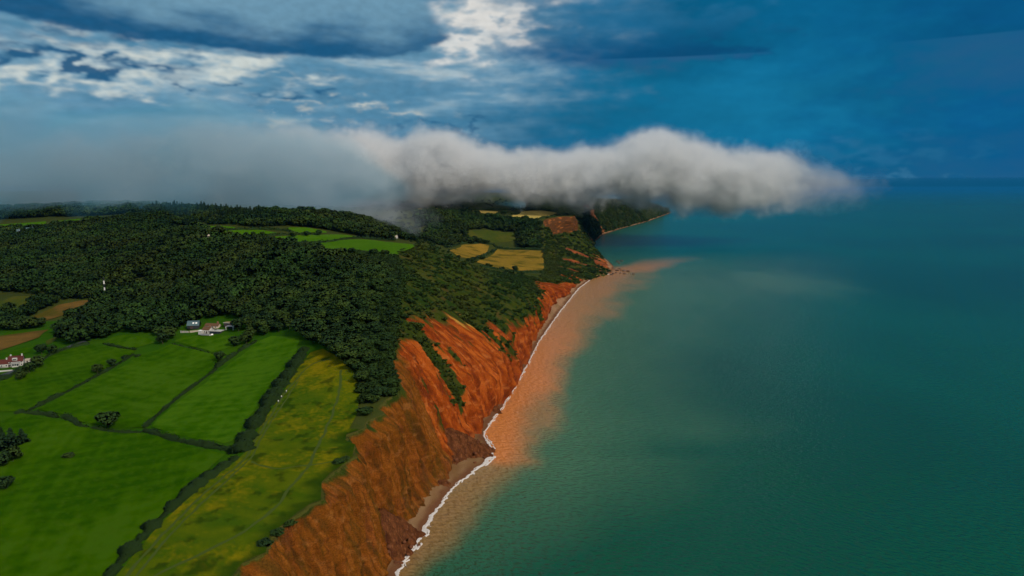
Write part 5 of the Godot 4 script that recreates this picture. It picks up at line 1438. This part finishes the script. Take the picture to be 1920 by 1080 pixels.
func surface(col: Color, rough: float, vertex := false) -> StandardMaterial3D:
	var m := StandardMaterial3D.new()
	m.albedo_color = col.linear_to_srgb()
	m.roughness = rough
	m.metallic_specular = 0.3
	m.vertex_color_use_as_albedo = vertex
	return m

func grained(m: StandardMaterial3D, tex: Texture2D, tile: float) -> StandardMaterial3D:
	m.albedo_texture = tex
	m.uv1_triplanar = true
	m.uv1_world_triplanar = true
	m.uv1_scale = Vector3.ONE / tile
	return m

func make_materials() -> void:
	var fine := ImageTexture.create_from_image(noise_image(512, 0.035, 5, 3, 0.55, 1.15))
	var blot := ImageTexture.create_from_image(noise_image(512, 0.02, 6, 8, 0.62, 1.15))
	var crag := noise_image(512, 0.018, 6, 15, 0.0, 1.0, true)
	crag.convert(Image.FORMAT_RGBA8)
	crag.bump_map_to_normal_map(10.0)
	M.rock = grained(surface(Color.WHITE, 0.95, true), blot, 9.0)
	M.rock.normal_enabled = true
	M.rock.normal_texture = ImageTexture.create_from_image(crag)
	M.rock.normal_scale = 1.4
	M.ground = grained(surface(Color.WHITE, 1.0, true), fine, 9.0)
	M.grass = grained(surface(Color.WHITE, 1.0, true), fine, 6.0)
	M.stubble = grained(surface(Color.WHITE, 1.0, true), fine, 8.0)
	M.sand = grained(surface(Color.WHITE, 0.9, true), fine, 5.0)
	for k in ["rock", "ground", "grass", "stubble", "sand"]: M[k].metallic_specular = 0.05
	M.water = surface(Color.WHITE, 0.17, true)
	M.water.metallic_specular = 0.29
	var wave := noise_image(1024, 0.022, 4, 31, 0.0, 1.0)
	wave.convert(Image.FORMAT_RGBA8)
	wave.bump_map_to_normal_map(8.0)
	M.water.normal_enabled = true
	M.water.normal_texture = ImageTexture.create_from_image(wave)
	M.water.normal_scale = 0.9
	M.water.uv1_scale = Vector3(1.0 / 150.0, 1.0 / 62.0, 1.0)
	M.foam = grained(surface(Color(0.85, 0.80, 0.76), 0.8), fine, 2.0)
	M.path = grained(surface(Color(0.070, 0.108, 0.010), 1.0), fine, 4.0)
	M.road = grained(surface(Color(0.06, 0.07, 0.08), 0.9), fine, 5.0)
	var greens := [Color(0.026, 0.056, 0.012), Color(0.036, 0.066, 0.012), Color(0.021, 0.047, 0.013)]
	M.leaves = []
	for g in greens: M.leaves.append(leafy(g))
	M.needles = leafy(Color(0.014, 0.034, 0.013))
	M.forest = leafy(Color(0.021, 0.045, 0.009))
	M.forest_dark = leafy(Color(0.013, 0.034, 0.014))
	M.hedge = leafy(Color(0.016, 0.035, 0.008))
	M.bark = surface(Color(0.06, 0.045, 0.03), 0.95)
	M.white = surface(Color(0.78, 0.78, 0.75), 0.6)
	M.white_wall = grained(surface(Color(0.58, 0.58, 0.55), 0.85), fine, 3.0)
	M.pale_wall = grained(surface(Color(0.55, 0.48, 0.38), 0.9), fine, 3.0)
	M.grey_wall = grained(surface(Color(0.36, 0.37, 0.38), 0.9), fine, 3.0)
	M.dark_wall = grained(surface(Color(0.035, 0.042, 0.05), 0.8), fine, 3.0)
	M.blue_wall = grained(surface(Color(0.25, 0.32, 0.45), 0.8), fine, 3.0)
	M.brick = grained(surface(Color(0.32, 0.15, 0.10), 0.9), fine, 1.5)
	M.brown_roof = grained(surface(Color(0.12, 0.065, 0.035), 0.9), blot, 2.5)
	M.red_roof = grained(surface(Color(0.12, 0.032, 0.026), 0.85), blot, 2.5)
	M.straw_roof = grained(surface(Color(0.24, 0.19, 0.08), 0.95), blot, 2.5)
	M.slate = grained(surface(Color(0.085, 0.15, 0.17), 0.6), blot, 2.5)
	M.dark_wood = surface(Color(0.05, 0.035, 0.03), 0.7)
	M.glass = surface(Color(0.02, 0.03, 0.04), 0.08)
	M.glass.metallic_specular = 0.5
	M.cloud = surface(Color(0.93, 0.94, 0.95), 1.0)
	M.cloud.metallic_specular = 0.0
	M.cloud.backlight_enabled = true
	M.cloud.backlight = Color(1, 1, 1)
	M.cloth = surface(Color.WHITE, 0.9, true)
	M.red_rock = grained(surface(Color(0.16, 0.058, 0.024), 0.9), blot, 3.0)
	M.wet_rock = grained(surface(Color(0.075, 0.045, 0.035), 0.5), blot, 3.0)

func leafy(col: Color) -> StandardMaterial3D:
	var m := surface(col, 0.75, true)
	m.metallic_specular = 0.2
	m.backlight_enabled = true
	m.backlight = Color(0.25, 0.25, 0.25)
	return m

# ---------------------------------------------------------------- scene
func _ready() -> void:
	rng.seed = 20240611
	noise_a.seed = 5
	noise_a.noise_type = FastNoiseLite.TYPE_SIMPLEX_SMOOTH
	noise_a.frequency = 0.6
	noise_a.fractal_type = FastNoiseLite.FRACTAL_NONE
	noise_b.seed = 9
	noise_b.noise_type = FastNoiseLite.TYPE_SIMPLEX_SMOOTH
	noise_b.frequency = 0.5
	noise_b.fractal_type = FastNoiseLite.FRACTAL_FBM
	noise_b.fractal_octaves = 4
	noise_r.seed = 14
	noise_r.noise_type = FastNoiseLite.TYPE_SIMPLEX_SMOOTH
	noise_r.frequency = 0.7
	noise_r.fractal_type = FastNoiseLite.FRACTAL_RIDGED
	noise_r.fractal_octaves = 3
	puff.seed = 77
	puff.noise_type = FastNoiseLite.TYPE_SIMPLEX_SMOOTH
	puff.frequency = 1.0 / 150.0
	puff.fractal_type = FastNoiseLite.FRACTAL_FBM
	puff.fractal_octaves = 4
	puff.fractal_gain = 0.52

	# camera
	var cam := Camera3D.new()
	cam.name = "camera"
	add_child(cam)
	cam.position = Vector3(0, EYE, 0)
	cam.rotation_degrees.x = -8.443
	cam.fov = 45.75
	cam.near = 1.0
	cam.far = 90000.0
	cam.current = true
	# sky, air and exposure
	env.background_mode = Environment.BG_SKY
	env.tonemap_mode = Environment.TONE_MAPPER_LINEAR
	env.tonemap_exposure = 2.3
	env.background_energy_multiplier = 1.0 / 2.3
	var sky := Sky.new()
	var pm := PanoramaSkyMaterial.new()
	pm.panorama = make_sky()
	sky.sky_material = pm
	env.sky = sky
	env.fog_enabled = true
	env.fog_density = 0.000008
	env.fog_light_color = Color(0.2, 0.68, 1.0)
	env.sdfgi_enabled = true
	env.ssao_enabled = true
	env.ssil_enabled = true
	var we := WorldEnvironment.new()
	we.name = "world_environment"
	we.environment = env
	add_child(we)
	# the sun, behind thin cloud, high over the sea on the right and a little behind the camera
	var sun := DirectionalLight3D.new()
	sun.name = "sun"
	sun.light_energy = 0.5
	sun.light_color = Color(1.0, 0.94, 0.86)
	sun.light_angular_distance = 12.0
	sun.shadow_enabled = true
	sun.basis = Basis.looking_at(-Vector3(0.56, 0.56, 0.62).normalized())
	add_child(sun)

	make_materials()
	# the shape of the land
	build_land()
	build_cliff(40.0, 470.0, 0.0013, 0.42, 112, "steep bare orange red sandstone cliff below the meadow")
	build_cliff(470.0, 1140.0, 0.0019, 1.0, 84, "red cliff with scrub covered upper slope above the long beach")
	build_cliff(1140.0, 6100.0, 0.0022, 2.0, 70, "headland slope with brown rock cliff on top, and the coast beyond")
	build_beach()
	build_mound(-43.5, 421.0, 19.0, 0.64, "larger brown landslip mound spilling over the beach into the surf")
	build_mound(-62.5, 303.0, 21.0, 1.16, "nearer brown landslip mound at the foot of the cliff")
	build_mound(-19.0, 505.0, 10.0, 0.9, "small talus cone at the cliff foot beyond the larger mound")
	build_mound(-42.0, 371.0, 6.0, 0.8, "smallest talus heap at the cliff foot between the two mounds")
	build_sea()
	build_foam()
	for i in FIELDS.size(): build_field(FIELDS[i], i)
	for p in PATHS: strip("path", p[2], p[1], 0.52, M.path, p[0])
	strip("road", ROAD, 4.5, 0.3, M.road, "narrow grey lane beside the left pasture")
	# plants
	for i in 3:
		crowns.append(crown(5.0, 10.0, 22, 900, 0.55))
		far_crowns.append(crown(5.0, 10.0, 13, 300, 0.85))
	crowns.append(crown(3.4, 13.0, 18, 700, 0.5, true))
	far_crowns.append(crown(3.4, 13.0, 12, 200, 0.8, true))
	trunks = [trunk(0.32, 10.0, 4), trunk(0.25, 12.0, 0)]
	for q in [[Vector2(-240, 525), 26.0], [Vector2(-222, 525), 14.0], [Vector2(-256, 533), 13.0], [Vector2(-352, 464), 17.0], [MAST[0], 5.0]]:
		var ring := PackedVector2Array()
		for k in 14: ring.append(q[0] + Vector2.from_angle(TAU * k / 14.0) * q[1])
		clearings.append(ring)
	for s in SPECKS:
		var ring := PackedVector2Array()
		for k in 10: ring.append(s + Vector2(0, -8) + Vector2.from_angle(TAU * k / 10.0) * Vector2(9.0, 16.0))
		clearings.append(ring)
	for h in HEDGES: build_hedge(h[0], h[1] * 0.78, h[2] * 0.9, h[3])
	for i in TREES.size():
		var t: Array = TREES[i]
		var low: bool = t[2] < 4.0
		tree("bush" if low else ("conifer" if t[3] == 3 else "tree"), t[3], at(t[0], -0.2 - (t[2] * 0.25 if low else 0.0)), t[1], t[2], i * 1.7, t[4], "bush" if low else "tree", "", not low, i % 3)
	build_woods()
	build_scrub()
	# buildings and people
	build_farm()
	build_red_house()
	build_specks()
	build_mast()
	build_people()
	build_rocks()
	build_boulders()
	# rain-dark air far out over the sea
	env.volumetric_fog_enabled = true
	env.volumetric_fog_density = 0.0
	var veil := FogVolume.new()
	veil.name = "rain_cloud"
	veil.shape = RenderingServer.FOG_VOLUME_SHAPE_ELLIPSOID
	veil.size = Vector3(90000, 900, 44000)
	veil.position = Vector3(22000, 0, -26000)
	var vm := FogMaterial.new()
	vm.density = 0.00007
	vm.albedo = Color(0.1, 0.5, 0.72)
	veil.material = vm
	tag(veil, "dark blue veil of rain hanging over the far sea", "", "", "structure")
	add_child(veil, true)
	# the low bank of cloud
	var white := Color(0.9, 0.95, 1.0)
	# one tuft of droplets: many tiny flakes in a soft ball of radius about 1
	fine_tuft = make_tuft(240, 0.032)
	build_cloud("cloud_bank", "bright low bank of cloud lying over the headlands and out to sea", Vector3(-1300, 80, -2260), Vector3(1000, 410, -1560), 9.0, cumulus, [[-0.3, 0.0006, white], [-0.16, 0.0012, white], [0.0, 0.002, white]], bank_flakes, fine_tuft, 8.0)
	build_cloud("mist_bank", "grey blue mist rolling over the wooded hill on the left", Vector3(-1950, 50, -2050), Vector3(20, 430, -1000), 20.0, mist, [[-0.25, 0.0006, Color(0.5, 0.86, 1)], [-0.05, 0.0006, Color(0.6, 0.9, 1)], [0.12, 0.0006, white], [0.3, 0.0006, white]], no_flakes, fine_tuft)
	build_cloud("mist_shreds", "torn shreds of mist over the combe and under the cloud bank", Vector3(-440, 50, -2330), Vector3(1260, 250, -1070), 9.0, wisps, [[-0.1, 0.0008, white], [0.05, 0.0012, white], [0.2, 0.002, white]], no_flakes, fine_tuft)
